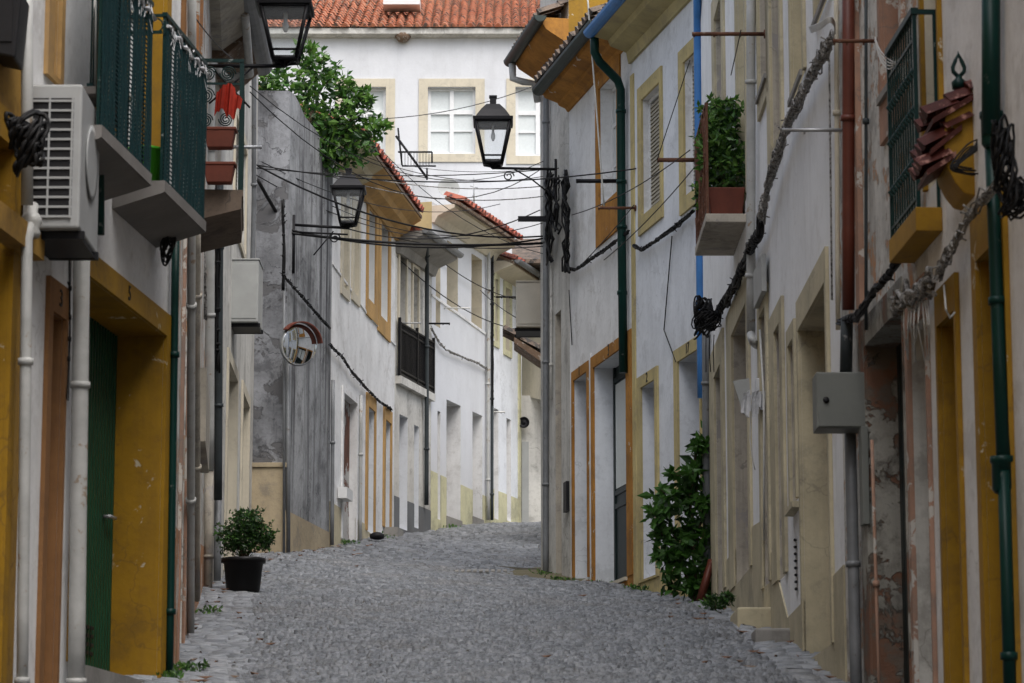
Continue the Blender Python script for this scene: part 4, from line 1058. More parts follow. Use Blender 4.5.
# lamp over the street centre, on the R6 wall
c = at(494, 168, 45.2); wp = w6.on(557, 171, 0); wp2 = w6.on(547, 196, 0)
c2 = Vector((c.x, wp.y-.1, c.z)); Yl = wp.y
c = at(493, 168, Yl); ax = Vector((1,0,0))
lantern('black lantern street lamp hanging over the street in front of the big white building', c, .62, 1.16,
        [([c, Vector((wp.x, Yl, c.z-.02))], .022), ([Vector((c.x+.33, Yl, c.z-.02)), Vector((c.x+.60, Yl, c.z-.18)), Vector((wp2.x, Yl, c.z-.38))], .012), ([Vector((wp.x-.02, Yl, c.z-.5)), Vector((wp.x-.02, Yl, c.z+.14))], .02)], (c+Vector((.24,0,-.13)), .085, ax))
# lamp on the grey garden wall
Yl = 44.3; c = at(348, 228, Yl); wx = wG1.P(wG1.L*.1, 0, 0).x
lantern('black lantern street lamp on an arm from the weathered grey wall', c, .53, .93,
        [([c+Vector((0,0,.0)), Vector((wx, Yl, c.z+.05))], .022), ([c+Vector((.0,0,-.1)), Vector((wx, Yl, c.z-.06))], .014), ([Vector((wx+.32, Yl, c.z-.42)), c+Vector((-.22,0,-.05))], .010), ([Vector((wx+.015, Yl, c.z-.7)), Vector((wx+.015, Yl, c.z+.2))], .025)], (c+Vector((-.2,0,-.16)), .085, ax))
# near lamp at the top left
Yl = 28.5; c = at(285, 66, Yl); wx = wL3.P(Yl-22.1, 0, 0).x
lantern('large black lantern street lamp cut by the top edge, nearest on the left', c, .54, .93,
        [([c, Vector((wx, Yl, c.z))], .020), ([Vector((wx+.1, Yl, c.z-.38)), c+Vector((-.30,0,-.0))], .010), ([Vector((wx+.5, Yl, c.z-.42)), Vector((wx+.15,Yl,c.z-.05))], .010)], None)

# --- air conditioners
def ac_unit(label, lo, hi, mat, front='-y', grille=True, bracket=True, wallx=None):
    t = thing('air_conditioner', label, 'air conditioner', ((lo[0]+hi[0])/2, (lo[1]+hi[1])/2, lo[2]))
    MB().box(lo, hi).build('casing', M[mat], t, bevel=.015)
    x0, y0, z0 = lo; x1, y1, z1 = hi
    if grille:
        b = MB(); b.box((x0+.03, y0-.004, z0+.07), (x1-.05, y0-.0005, z1-.09)); b.build('coil_recess', M['black'], t)
        b = MB(); n = 12; hgt = (z1-z0-.18)
        for i in range(n+1):
            z = z0+.07+hgt*i/n; b.box((x0+.03, y0-.016, z-.007), (x1-.05, y0-.0045, z+.007))
        for x in (x0+.03, x0+(x1-x0)*.42, x1-.062): b.box((x, y0-.02, z0+.06), (x+.012, y0-.0165, z1-.08))
        b.build('grille', M[mat], t)
        b = MB(); b.lathe((x1+.001, (y0+y1)/2, (z0+z1)/2+.05), [(.22,0),(.24,.012),(.20,.012)], 24, axis=(1,0,0)); b.build('fan_guard', M[mat], t)
    else:
        b = MB(); b.box((x0+.03, y0-.008, z0+.05), (x1-.03, y0-.001, z1-.05)); b.build('side_panel', M[mat], t, bevel=.004)
        b = MB(); b.box((x0-.0, y0-.012, z1+.001), (x1+.01, y1, z1+.02)); b.build('top_cover', M[mat], t, bevel=.004)
    if bracket:
        b = MB()
        for y in (y0+.08, y1-.12): b.box((x0-.02, y, z0-.05), (x1+.02, y+.04, z0-.001)); b.box((x0-.02, y+.005, z0-.3), (x0+.02, y+.035, z0-.05)) if wallx else None
        b.box((x0, y0+.12, z0-.045), (x1, y1-.12, z0-.03))
        b.build('bracket', M['iron'], t)
    return t
a = at(36, 84, 17.9); c = at(79, 228, 17.9)
AC0 = ac_unit('large white air conditioner with louvred side over the left pipes', (a.x-.06, 17.9, c.z), (c.x, 18.72, a.z), 'acwhite')
a = at(229, 260, 38.9); c = at(258, 322, 38.9)
ac_unit('plain grey air conditioner casing on the pale grey house above the potted shrub', (a.x, 38.9, c.z), (c.x, 39.6, a.z), 'acgrey', grille=False)
a = at(516, 282, 47.2); c = at(539, 327, 47.2)
ac_unit('beige air conditioner sticking out past the far corner of the grey white house', (a.x, 47.2, c.z), (c.x+.12, 47.95, a.z), 'acbeige', grille=False)
# small house beyond the right corner whose tiled eave shows under that unit
t = thing('house', 'small far house beyond the right corner showing only its dark tiled eave', 'house', (1.9, 54, gz(1.9, 54)))
a = at(514, 334, 51.5); c = at(545, 353, 51.5); sl = (c.z-a.z)/(c.x-a.x)
MB().box((.80, 51.8, t.location.z-.6), (3.2, 57, a.z-.5)).build('wall', M['palegrey'], t)
dn = Vector((1, 0, sl)).normalized()
tile_field('roof', a+dn*.9, Vector((0,1,0)), -dn, .8, .95, M['tiledark'], t, .22)
MB().prism([a-Vector((0,0,.05)), c-Vector((0,0,.05)), Vector((c.x,c.y,c.z-.2)), Vector((a.x,a.y,a.z-.15))], (0,.78,0)).build('eave_board', M['wood'], t)
# black box at the top left corner
a = at(-14, -10, 17.2); c = at(20, 58, 17.2)
o = MB().hexa([(a.x,17.2,c.z+.04),(c.x-.03,17.2,c.z),(c.x-.03,17.5,c.z),(a.x,17.5,c.z+.04),(a.x,17.2,a.z),(c.x,17.2,a.z),(c.x,17.5,a.z),(a.x,17.5,a.z)])
t = thing('floodlight', 'dark tapered floodlight casing at the top left corner', 'floodlight', (c.x-.1, 17.3, c.z))
o.build('casing', M['black'], t, bevel=.015)
MB().box((a.x+.02, 17.19, c.z+.10), (c.x-.05, 17.199, a.z)).build('front_panel', M['black'], t)

# --- traffic mirror
c = at(299, 345, 43.5); r = .30
t = thing('traffic_mirror', 'round convex traffic mirror with red rim hood on the streaked grey wall', 'mirror', c)
ax = Vector((.56, -.80, -.10)).normalized()
R_ = .9; prof = []
for i in range(13):
    rr = r*(1-i/12); prof.append((max(rr, .001), math.sqrt(R_*R_-rr*rr)-math.sqrt(R_*R_-r*r)))
MB().lathe(c, prof, 48, axis=ax).build('mirror_face', M['mirror'], t)
MB().lathe(c-ax*.03, [(r-.01,-.03),(r+.006,-.02),(r+.012,.01),(r+.008,.02),(r-.002,.018)], 48, axis=ax).build('rim', M['pipegrey'], t)
b = MB(); e1 = ax.cross(Vector((0,0,1))).normalized(); e2 = e1.cross(ax)
for i in range(24):
    t0, t1 = math.pi*(.05+.75*i/24), math.pi*(.05+.75*(i+1)/24)
    q = lambda th, rr, d: c+e1*(-rr*math.cos(th)*-1)*-1+e2*rr*math.sin(th)+ax*d
    b.prism([q(t0, r+.03, -.02), q(t1, r+.03, -.02), q(t1, r+.045, -.02), q(t0, r+.045, -.02)], ax*.13)
b.build('hood', M['pipebrown'], t)
MB().tube([c-ax*.03, Vector((c.x-.15, 43.8, c.z)), Vector((-3.34, 44.15, c.z))], .025, 8).build('mount', M['iron'], t)

# --- left balconies of the garage house (parts of it), netting screens, bucket
def netbalcony(xn, xf, yb_, label, zt_px, gaps):
    """outer edge seen between pixel xn and xf"""
    wo = Wall((XA(18)+.37, 18), (XA(22)+.37, 22), 'L')
    u0, u1 = wL1.p0.y, 0
    un = wo.u(xn, yb_); uf = wo.u(xf, yb_+40)
    Yn, Yf = wo.Y(un), wo.Y(uf)
    ua, ub = (Yn-wL1.p0.y)/wL1.d.y, (Yf-wL1.p0.y)/wL1.d.y
    zs = zat(Yn, yb_); w = wL1
    bal = MB().wbox(w, ua, ub, zs-.05, zs+.03, .001, .37)
    bal.hexa([w.P(ua,zs-.16,.001),w.P(ub,zs-.16,.001),w.P(ub,zs-.055,.36),w.P(ua,zs-.055,.36),w.P(ua,zs-.05,.001),w.P(ub,zs-.05,.001),w.P(ub,zs-.0505,.36),w.P(ua,zs-.0505,.36)])
    bal = bal.build('balcony', M['concrete'], H1.root); bal['label'] = label
    zr = zs+1.2; b = MB()
    for (o, u) in ((.35, ua+.01), (.35, ub-.03)): b.wbox(w, u, u+.022, zs+.03, zr, o-.02, o)
    b.wbox(w, ua, ub, zr, zr+.03, .325, .36); b.wbox(w, ua, ub, zr-.13, zr-.11, .335, .35)
    for z in (zr, zr-.12): b.wbox(w, ua, ua+.02, z, z+.02, .0, .325)
    b.tube([w.P(ua+.01, zr-.06+.05*math.sin(t), .28+.05*math.cos(t)) for t in np.linspace(0, 6.3, 12)], .006, 5)
    for k in range(9): b.tube([w.P(ua+.08+k*(ub-ua-.12)/9, zs+.03, .345), w.P(ua+.08+k*(ub-ua-.12)/9, zr, .345)], .006, 4)
    b.build('railing', M['darkgreen'], bal)
    b = MB(); n = int((ub-ua)/.021); rr = random.Random(int(xn))
    for i in range(n):
        u = ua+.01+i*.021; f = i/n; skip = False
        z1 = zr-.03-rr.uniform(0, .02)
        for (g0, top) in gaps:
            if g0 < f < g0+.07: z1 = min(z1, zs+.05+(top)*(1-(f-g0)/.07)*0+.0); skip = True
        if skip: continue
        for s_ in range(6):
            za, zb_ = zs+.02+(z1-zs-.02)*s_/6, zs+.02+(z1-zs-.02)*(s_+1)/6
            j0 = .356+.004*math.sin(i*1.3+s_); j1 = .356+.004*math.sin(i*1.3+s_+1)
            b.hexa([w.P(u,za,j0),w.P(u+.013,za,j0+.001),w.P(u+.013,za,j0+.005),w.P(u,za,j0+.004),w.P(u,zb_,j1),w.P(u+.013,zb_,j1+.001),w.P(u+.013,zb_,j1+.005),w.P(u,zb_,j1+.004)])
    z = zs+.05
    while z < zr-.05:
        b.wbox(w, ua+.01, ub-.01, z, z+.011, .352, .3555); z += .030
    b.build('screen', M['net'], bal)
    # cream cloth behind the gaps
    b = MB()
    for (g0, top) in gaps:
        ug = ua+g0*(ub-ua); b.hexa([w.P(ug-.01,zs+.03,.31),w.P(ug+.16,zs+.03,.31),w.P(ug+.16,zs+.03,.325),w.P(ug-.01,zs+.03,.325),w.P(ug,zs+top,.31),w.P(ug+.03,zs+top,.31),w.P(ug+.03,zs+top,.325),w.P(ug,zs+top,.325)])
    b.build('cloth_strip', M['beige'], bal)
    return w, ua, ub, zs, zr
B1 = netbalcony(103, 153, 131, 'nearer of the two green screened balconies of the garage house', 0, [(.25, 1.0), (.5, .9), (.8, .75)])
B2 = netbalcony(166, 207, 186, 'farther green screened balcony, above the garage frame', 0, [(.10, .8)])
w, ua, ub, zs, zr = B2
bk = MB().lathe(w.P(ua+.24, zs+.032, .17), [(.10,0),(.125,.26),(.135,.26),(.135,.28),(.12,.28)], 20).build('bucket', M['greenplastic'])
bk.location = bk.location; tag(bk, 'bright green plastic bucket between the two screened balconies', 'bucket')
# upper netted railing behind the air conditioner
w = wL1; ua = w.u(60, 60); ub = w.u(92, 60); z0 = zat(w.Y(ua), 84)
b = MB()
for u in np.arange(ua, ub, .022): b.wbox(w, u, u+.014, z0, z0+1.3, .20+.004*math.sin(u*90), .206+.004*math.sin(u*90))
b.wbox(w, ua, ub, z0-.02, z0, .18, .22)
o = b.build('screen_panel', M['net'], H1.root)
b = MB().wbox(w, ua, ub+.1, z0-.07, z0-.021, .001, .24).build('balcony', M['concrete'], H1.root)
# white garlands of torn plastic on the near rails
for (BB, lab) in ((B1, 'torn white plastic strip tied along the rail of the nearer screened balcony'), (B2, 'torn white plastic strip tied along the rail of the farther screened balcony')):
    w, ua, ub, zs, zr = BB; b = MB(); rr = random.Random(9)
    for k in range(40):
        u = rr.uniform(ua+.05, ub-.1); z = zr-.02-rr.uniform(0, .14); p = w.P(u, z, .365+rr.uniform(0, .02)); q = p+Vector((rr.uniform(-.01,.02), rr.uniform(-.06,.06), rr.uniform(-.09,.02)))
        v = Vector((rr.uniform(-.01,.01), rr.uniform(-.02,.02), rr.uniform(-.02,.02))); b.prism([p, q, q+v], (0.002,0,0.001))
    b.tube([w.P(lerp(ua, ub, i/14), zr-.07+.02*math.sin(i*2.1), .366) for i in range(15)], [.012*(1+.7*math.sin(i*3.3)) for i in range(15)], 6)
    tag(b.build('plastic_strip', M['bag']), lab, 'plastic strip')
M['terraced'] = plaster('brown_stained_slab', (.17,.13,.10), amt=.5, streak=.4, grime=(.05,.045,.04))
# balcony with flower planters
w = wL3; ua = (27-22.1)/w.d.y; ub = ua+1.5; zs = zat(27, 189)
bal = MB().wbox(w, ua, ub, zs-.06, zs, .001, .46).hexa([w.P(ua,zs-.30,.001),w.P(ub,zs-.30,.001),w.P(ub,zs-.18,.44),w.P(ua,zs-.18,.44),w.P(ua,zs-.061,.001),w.P(ub,zs-.061,.001),w.P(ub,zs-.061,.45),w.P(ua,zs-.061,.45)]).build('balcony', M['terraced'], H3.root)
bal['label'] = 'balcony with scrolled ironwork and red planters'
zr = zs+1.22; b = MB()
for o, u in ((.43, ua+.005), (.43, ub-.03)): b.wbox(w, u, u+.03, zs, zr, o-.02, o+.02)
b.wbox(w, ua, ub, zr, zr+.03, .41, .45); b.wbox(w, ua, ua+.03, zr-.002, zr+.028, .0, .409); b.wbox(w, ua, ua+.02, zr-.22, zr-.20, .0, .409); b.wbox(w, ua, ua+.02, zs+.55, zs+.57, 0, .409)
for u in np.arange(ua+.08, ub-.05, .09): b.tube([w.P(u, zs, .43), w.P(u, zr, .43)], .008, 5)
for (o, z, r_) in ((.10, zr-.32, .08), (.27, zr-.32, .08), (.10, zr-.56, .07), (.29, zr-.55, .07), (.12, zr-.11, .075), (.30, zr-.11, .075), (.18, zr-.70, .05)):
    for sg in (1, -1):
        b.tube([w.P(ua+.01, z+r_*(1-i/26)*math.sin(i*.42)*sg, o+r_*(1-i/26)*math.cos(i*.42)*sg) for i in range(22)], .0065, 5)
b.build('railing', M['darkgreen'], bal)
def planter(o, z, lab, wd=.14, hgt=.19):
    p = MB(); a = w.P(ua-.11, z, o)
    for m_, (z0, z1, k0, k1) in enumerate(((0, hgt-.03, .8, 1.0), (hgt-.03, hgt, 1.1, 1.1))):
        c0 = [a+Vector((x*wd*k0, y*.08*k0, z0)) for x, y in ((-1,-1),(1,-1),(1,1),(-1,1))]; c1 = [a+Vector((x*wd*k1, y*.08*k1, z1)) for x, y in ((-1,-1),(1,-1),(1,1),(-1,1))]
        p.hexa(c0+c1)
    tag(p.build('planter', M['redpot'], bevel=.008), lab, 'planter', 'terracotta planters on the iron balcony')
planter(.24, zs+.36, 'upper terracotta planter hanging on the scrolled balcony side, under the red cloth'); planter(.24, zs+.03, 'lower terracotta planter at the foot of the scrolled balcony side')
# red cloth over the rail
b = MB(); a0 = at(214, 116, 26.85); a1 = at(240, 114, 26.85); top = at(226, 82, 26.85)
n = 30
for i in range(n):
    x0 = lerp(a0.x, a1.x, i/n); x1 = lerp(a0.x, a1.x, (i+1)/n); f0, f1 = i/n, (i+1)/n
    yt = lambda f: top.z-.10*abs(f-.45)*2-.05*(f>.7)
    yb2 = lambda f: a0.z+.05*math.sin(f*7)+.02*math.sin(f*23)+.05*f
    q = lambda f: 26.85+.035*math.sin(f*19)+.015*math.sin(f*41)
    b.hexa([(x0,q(f0),yb2(f0)),(x1,q(f1),yb2(f1)),(x1,q(f1)+.012,yb2(f1)),(x0,q(f0)+.012,yb2(f0)),(x0+.02,q(f0),yt(f0)),(x1+.02,q(f1),yt(f1)),(x1+.02,q(f1)+.012,yt(f1)),(x0+.02,q(f0)+.012,yt(f0))])
tag(b.build('cloth', M['redcloth']), 'bright red cloth hanging over the scrolled balcony rail', 'cloth')

# --- vegetation
def leaf(b, p, s, rr, m, down=.3):
    d = Vector((rr.gauss(0,1), rr.gauss(0,1), rr.gauss(0,.8)-down)).normalized(); e = d.cross(Vector((rr.gauss(0,1), rr.gauss(0,1), rr.gauss(0,1)))).normalized(); n = d.cross(e)
    a, c, l, r_ = p, p+d*s, p+d*s*.45+e*s*.24+n*s*.07, p+d*s*.45-e*s*.24+n*s*.07
    b.face([a, l, c], m); b.face([a, c, r_], m)
def sphere_pt(rr):
    v = Vector((rr.gauss(0,1), rr.gauss(0,1), rr.gauss(0,1))).normalized(); return v
def foliage(b, blobs, rr, per, s, mats=(0,1,2), shell=.55):
    for (c, rad) in blobs:
        c = Vector(c)
        for k in range(int(per*rad[0]*rad[2]*4)):
            v = sphere_pt(rr); f = lerp(shell, 1, rr.random()**.7)
            if math.sin(v.x*5+c.x*9)+math.sin(v.z*6+c.z*7)+math.sin(v.y*5) < -1.2: continue
            p = c+Vector((v.x*rad[0]*f, v.y*rad[1]*f, v.z*rad[2]*f))
            leaf(b, p, s*rr.uniform(.45, 1.45), rr, mats[min(2, int(rr.random()*3))])
LEAF = ['leafA', 'leafB', 'leafC']
def plant(name, label, cat, base, blobs, stems, per, s, seed, mats=LEAF, shell=.5, trunk='bark', group=None, tr=.02, trunkname='trunk'):
    t = thing(name, label, cat, base, group); rr = random.Random(seed)
    b = MB(); foliage(b, blobs, rr, per, s, shell=shell)
    # twigs with leaves breaking the outline
    tw = MB()
    for (c, rad) in blobs:
        for k in range(7):
            v = sphere_pt(rr); v.z = abs(v.z)*.8+.1; v.normalize(); p0 = Vector(c)+Vector((v.x*rad[0], v.y*rad[1], v.z*rad[2]))*.5; p1 = Vector(c)+Vector((v.x*rad[0], v.y*rad[1], v.z*rad[2]))*rr.uniform(1.1, 1.4)
            tw.tube([p0, p1], [.006, .002], 4, cap=False)
            for i in range(9):
                leaf(b, p0.lerp(p1, rr.uniform(.35, 1)), s, rr, rr.choice((0,0,1)), down=-.1)
    b.build('foliage', [M[m] for m in mats], t)
    for pts, r in stems: tw.tube(pts, [lerp(r, r*.45, i/(len(pts)-1)) for i in range(len(pts))], 8)
    tw.build(trunkname, M[trunk], t); return t
A = lambda x, y, Y: at(x, y, Y)
blobs = [(A(300,112,46.2),(.62,.6,.62)),(A(322,78,46.2),(.38,.4,.40)),(A(276,86,46.0),(.38,.4,.34)),(A(338,128,46.4),(.52,.5,.55)),(A(356,142,46.4),(.34,.35,.42)),(A(318,148,46.3),(.40,.4,.40)),(A(306,60,46.2),(.18,.2,.24)),(A(350,96,46.3),(.26,.3,.24)),(A(262,100,46),(.24,.3,.30)),(A(376,128,46.4),(.20,.2,.12)),(A(332,163,46.4),(.2,.25,.2)),(A(365,104,46.3),(.13,.2,.25))]
base = Vector((-3.55, 46.6, gz(-3.5, 46)-.1))
plant('orange_tree', 'leafy green citrus tree rising over the top of the weathered grey wall', 'tree', base, blobs,
      [([base, base+Vector((.05,0,3)), A(300,170,46.3), A(312,110,46.2)], .10), ([A(300,170,46.3), A(335,150,46.4), A(352,118,46.4)], .05), ([A(300,170,46.3), A(280,120,46.2)], .05)], 560, .135, 11, shell=.3)
# climbing shrub on the right
Yp = 35.6
blobs = [(A(700,452,Yp),(.10,.12,.22)),(A(692,478,Yp),(.22,.18,.16)),(A(672,500,Yp),(.26,.2,.16)),(A(694,512,Yp),(.22,.2,.30)),(A(660,516,Yp-.1),(.16,.16,.12)),(A(684,545,Yp),(.22,.2,.22)),(A(700,560,Yp),(.16,.18,.4)),(A(668,560,Yp),(.16,.16,.10)),(A(678,582,Yp),(.20,.18,.16)),(A(664,540,Yp),(.12,.12,.14)),(A(700,592,Yp),(.14,.15,.12))]
base = Vector((A(696,600,Yp).x, Yp, gz(2.1, Yp)))
plant('climbing_shrub', 'tall leafy green shrub climbing the wall beside the blue downpipe', 'shrub', base, blobs, [([base, A(694,560,Yp), A(690,500,Yp), A(698,440,Yp)], .03), ([base, A(680,560,Yp), A(668,510,Yp)], .02), ([A(694,560,Yp), A(704,500,Yp)], .02)], 620, .15, 5, mats=['leafB','leafB','leafC'], shell=.3, trunkname='stem')
o = MB().tube([Vector((A(700,600,Yp-.3).x, Yp-.3, gz(2.2,Yp-.3)+.02)), A(712,560,Yp-.25)], [.05,.045], 4).build('roof_tile', M['pipebrown']); tag(o, 'red clay tile leaning at the foot of the climbing shrub', 'tile')
# balcony plant
w, u0, u1, zz = BALR3
pc = w.P(u0+.35, zz, .2); 
blobs = [((pc.x, pc.y+.1, pc.z+.75),(.24,.3,.30)), ((pc.x-.02, pc.y+.5, pc.z+.95),(.2,.35,.28)), ((pc.x+.05, pc.y+.0, pc.z+.50),(.2,.25,.22)), ((pc.x-.04, pc.y+.7, pc.z+1.32),(.14,.25,.16)), ((pc.x+.06, pc.y+.15, pc.z+1.2),(.15,.2,.14)), ((pc.x-.02, pc.y+.3, pc.z+.7),(.24,.4,.45)), ((pc.x-.12, pc.y+.9, pc.z+.5),(.14,.25,.25)),((pc.x+.03, pc.y+.2, pc.z+1.08),(.18,.2,.14))]
t = plant('potted_shrub', 'bushy green shrub filling the rusty railed balcony on the right', 'potted shrub', (pc.x, pc.y, pc.z), blobs, [([pc+Vector((0,0,.3)), pc+Vector((0,.1,.9))], .02)], 2600, .085, 8, shell=.3, trunkname='stem')
MB().hexa([(pc.x-.15,pc.y-.22,zz+.001),(pc.x+.17,pc.y-.22,zz+.001),(pc.x+.17,pc.y+.3,zz+.001),(pc.x-.15,pc.y+.3,zz+.001),(pc.x-.19,pc.y-.26,zz+.30),(pc.x+.2,pc.y-.26,zz+.30),(pc.x+.2,pc.y+.34,zz+.30),(pc.x-.19,pc.y+.34,zz+.30)]).build('pot', M['redpot'], t, bevel=.01)
# potted shrub on the left pavement
Yp = 34.2; c = A(243, 592, Yp); zg = gz(c.x, Yp); r = .235
t_b = [((c.x-.04,Yp,zg+.70),(.25,.25,.20)),((c.x+.16,Yp,zg+.66),(.20,.2,.17)),((c.x-.18,Yp,zg+.60),(.16,.2,.17)),((c.x+.04,Yp-.05,zg+.84),(.20,.2,.14)),((c.x+.26,Yp,zg+.60),(.10,.15,.12)),((c.x-.02,Yp,zg+.55),(.22,.2,.12))]
t = plant('potted_shrub', 'dark green jade bush in a tapered black pot on the left of the cobbled street', 'potted shrub', (c.x, Yp, zg), t_b, [([(c.x,Yp,zg+.35),(c.x-.03,Yp,zg+.5),(c.x-.14,Yp,zg+.66)], .025),([(c.x,Yp,zg+.35),(c.x+.08,Yp,zg+.5),(c.x+.18,Yp,zg+.68)], .022),([(c.x,Yp,zg+.35),(c.x+.02,Yp-.02,zg+.55),(c.x+.03,Yp,zg+.8)], .022)], 5200, .048, 21, mats=['leafB','leafC','leafC'], shell=.2, trunkname='stem')
MB().lathe((c.x, Yp, zg+.01), [(.175,0),(.19,.02),(.225,.33),(.255,.335),(.255,.385),(.235,.385),(.22,.33)], 28).build('pot', M['pot'], t)
# shoes-like dark bundle near the doorstep
o = MB().lathe((at(377,538,49.5).x, 49.5, gz(-2.4,49.5)+.02), [(.05,0),(.12,.02),(.13,.08),(.06,.12)], 10, axis=(0,0,1)).build('bag', M['black']); tag(o, 'small black bag lying on the doorstep of the orange framed doors', 'bag')
# weeds along the walls and litter of leaves
def weeds(name, label, spots, seed, s=.05, cat='weeds'):
    rr = random.Random(seed); b = MB()
    for (x, Y, n, rad) in spots:
        for k in range(n):
            X = x+rr.gauss(0, rad); YY = Y+rr.gauss(0, rad*2.0); z = gz(X, YY)+.01
            for j in range(3): leaf(b, Vector((X, YY, z+rr.uniform(0, .05))), s*rr.uniform(.5,1.3), rr, rr.choice((0,1,2)), down=-.8)
    o = b.build(name, [M['leafA'], M['leafB'], M['leafC']]); struct(o, 'stuff', label, cat)
wx = lambda Y: interp(Y, XR); lx = lambda Y: interp(Y, XL)
weeds('weeds', 'low green weeds growing in the joints along both walls', [(wx(45.3)-.15,45.3,60,.1),(wx(44)-.2,43.6,50,.12),(wx(42)-.1,42,50,.12),(wx(40)-.1,39.8,40,.1),(wx(31.5)-.25,32.3,40,.05),(wx(33)-.1,33.5,30,.1),(lx(22.5)+.1,22.6,60,.08),(lx(22.2)+.05,21.8,40,.05),(lx(48)+.1,48,40,.1),(lx(51)+.1,51,40,.12),(lx(56)+.1,56,30,.1),(lx(30)+.15,30,20,.1)], 4)
p = Vector((A(716,628,31.8).x, 31.8, 0)); p.z = gz(p.x, 31.8)
plant('weed_plant', 'small bushy green weed on the cobbles in front of the cream step', 'weed', p, [((p.x,p.y,p.z+.09),(.12,.12,.08)),((p.x+.12,p.y,p.z+.12),(.08,.08,.06))], [([p, p+Vector((0,0,.1))], .006)], 5200, .05, 31, mats=['leafB','leafC','leafC'], trunkname='stem')
rr = random.Random(77); b = MB()
for k in range(170):
    Y = rr.uniform(19, 48); side = rr.random() < .55
    X = (lx(Y)+abs(rr.gauss(0, .35))+.05) if side else (wx(Y)-abs(rr.gauss(0, .3))-.05)
    if rr.random() < .05: X = rr.uniform(lx(Y)+.3, wx(Y)-.3)
    z = gz(X, Y)+bumpz(X, Y)+.012; s = rr.uniform(.03, .07); th = rr.uniform(0, 6.28)
    q = [Vector((X+s*math.cos(th+a)*k_, Y+s*math.sin(th+a)*k_, z+h_)) for a, k_, h_ in ((0,1,.015),(1.4,.5,0),(3.14,1,.02),(4.6,.5,0))]
    b.face(q, 0 if rr.random() < .7 else 1)
struct(b.build('fallen_leaves', [M['leafdry'], M['wood']]), 'stuff', 'dry brown leaves scattered along the edges of the cobbled street', 'leaves')
# drain grate and pale marking on the road
gx = at(482, 562, 44.5).x; gzv = gz(gx, 44.5)
b = MB()
for i in range(9): b.hexa([(gx-.4+i*.09, 44.3, gz(gx,44.3)+.012),(gx-.35+i*.09,44.3,gz(gx,44.3)+.012),(gx-.35+i*.09,44.7,gz(gx,44.7)+.012),(gx-.4+i*.09,44.7,gz(gx,44.7)+.012)]+[(gx-.4+i*.09, 44.3, gz(gx,44.3)+.034),(gx-.35+i*.09,44.3,gz(gx,44.3)+.034),(gx-.35+i*.09,44.7,gz(gx,44.7)+.034),(gx-.4+i*.09,44.7,gz(gx,44.7)+.034)])
tag(b.build('drain_grate', M['cementplinth']), 'pale drain grate set in the cobbles in mid street', 'drain')

# --- bundles of cable fixed to the facades
def bundle(label, pts, r, mat, strands=5, seed=1, ties=None, twist=5, cat='cable bundle', jit=.02, group=None):
    rr = random.Random(seed); b = MB(); P = [pts[0]]
    for a, c in zip(pts[:-1], pts[1:]):
        n = max(2, int((c-a).length/.12))
        for i in range(1, n+1): P.append(a.lerp(c, i/n))
    r *= .56
    for s_ in range(strands):
        ph = 6.28*s_/strands; off = []
        for i, p in enumerate(P):
            t = (P[min(i+1, len(P)-1)]-P[max(i-1, 0)]).normalized(); a = t.cross(Vector((1,0,0) if abs(t.x) < .8 else (0,0,1))).normalized(); e = t.cross(a)
            th = ph+i*.12*twist/5; R2 = r*(.75+.5*math.sin(i*.7+s_))
            off.append(p+a*math.cos(th)*R2+e*math.sin(th)*R2+Vector((0, rr.gauss(0,jit*.3), rr.gauss(0,jit*.5))))
        b.tube(off, r*rr.uniform(.35, .55)*(1 if strands < 9 else .6), 6)
    n = int(sum((c-a).length for a, c in zip(pts[:-1], pts[1:]))/.16)
    for k in range(n):
        i = min(int(k/n*(len(P)-1)), len(P)-2); t = (P[i+1]-P[i]).normalized(); p = P[i].lerp(P[i+1], rr.random())
        b.tube([p-t*.015, p+t*.015], r*rr.uniform(1.25, 1.6), 7)
        if rr.random() < .5:
            q = sphere_pt(rr); b.tube([p+q*r, p+q*(r+.05)], .006, 4)
    o = b.build('cable_bundle', M[mat]); return tag(o, label, cat, group)
def tangle(b, c, rx, rz, n, rr, r=.010):
    for k in range(n):
        ph = rr.uniform(0, 6.28); a_, e_ = rr.uniform(.5, 1), rr.uniform(.5, 1); ox, oz = rr.gauss(0, rx*.2), rr.gauss(0, rz*.2)
        b.tube([c+Vector((ox+rx*a_*math.cos(t+ph), rr.gauss(0,.02)+.05*math.sin(t*2+ph), oz+rz*e_*math.sin(t))) for t in np.linspace(0, rr.uniform(3.5, 6.2), 14)], r, 5)
on = lambda w, L, o=.07: [w.on(x, y, o) for x, y in L]
bundle('thick black cable bundle sagging across the white house with orange trim', on(w5, [(567,268),(575,270),(590,260),(604,250),(618,240),(628,231)], .07), .035, 'cable', 6, 2)
bundle('black cable bundle rising across the bluish white house', on(w4, [(634,246),(642,250),(655,241),(670,231),(684,219),(694,211)], .07), .035, 'cable', 6, 3)
bundle('thick grey clipped cable bundle climbing the cream and white house', on(w3, [(761,218),(768,185),(779,150),(789,120),(800,98),(812,74),(824,52),(832,38)], .10), .055, 'cablegrey', 12, 4, jit=.05)
bundle('black cable bundle curving down to the tangle beside the blue downpipe', on(w3, [(712,325),(722,306),(735,285),(745,262),(752,245),(758,236),(761,218)], .09), .06, 'cable', 8, 5, jit=.04)
b = MB(); rr = random.Random(3); tangle(b, w3.on(703, 318, .2), .10, .22, 26, rr, .010); tangle(b, w3.on(706, 322, .25), .15, .13, 16, rr, .008)
for k in range(3): x = 706+k*4; b.tube([w3.on(x, 335, .12), w3.on(x+rr.uniform(-1,1), 350, .1), w3.on(x+rr.uniform(-1,2), 372, .08)], .006, 5)
tag(b.build('cable_tangle', M['cable']), 'big round tangle of black cables beside the blue downpipe', 'cable tangle')
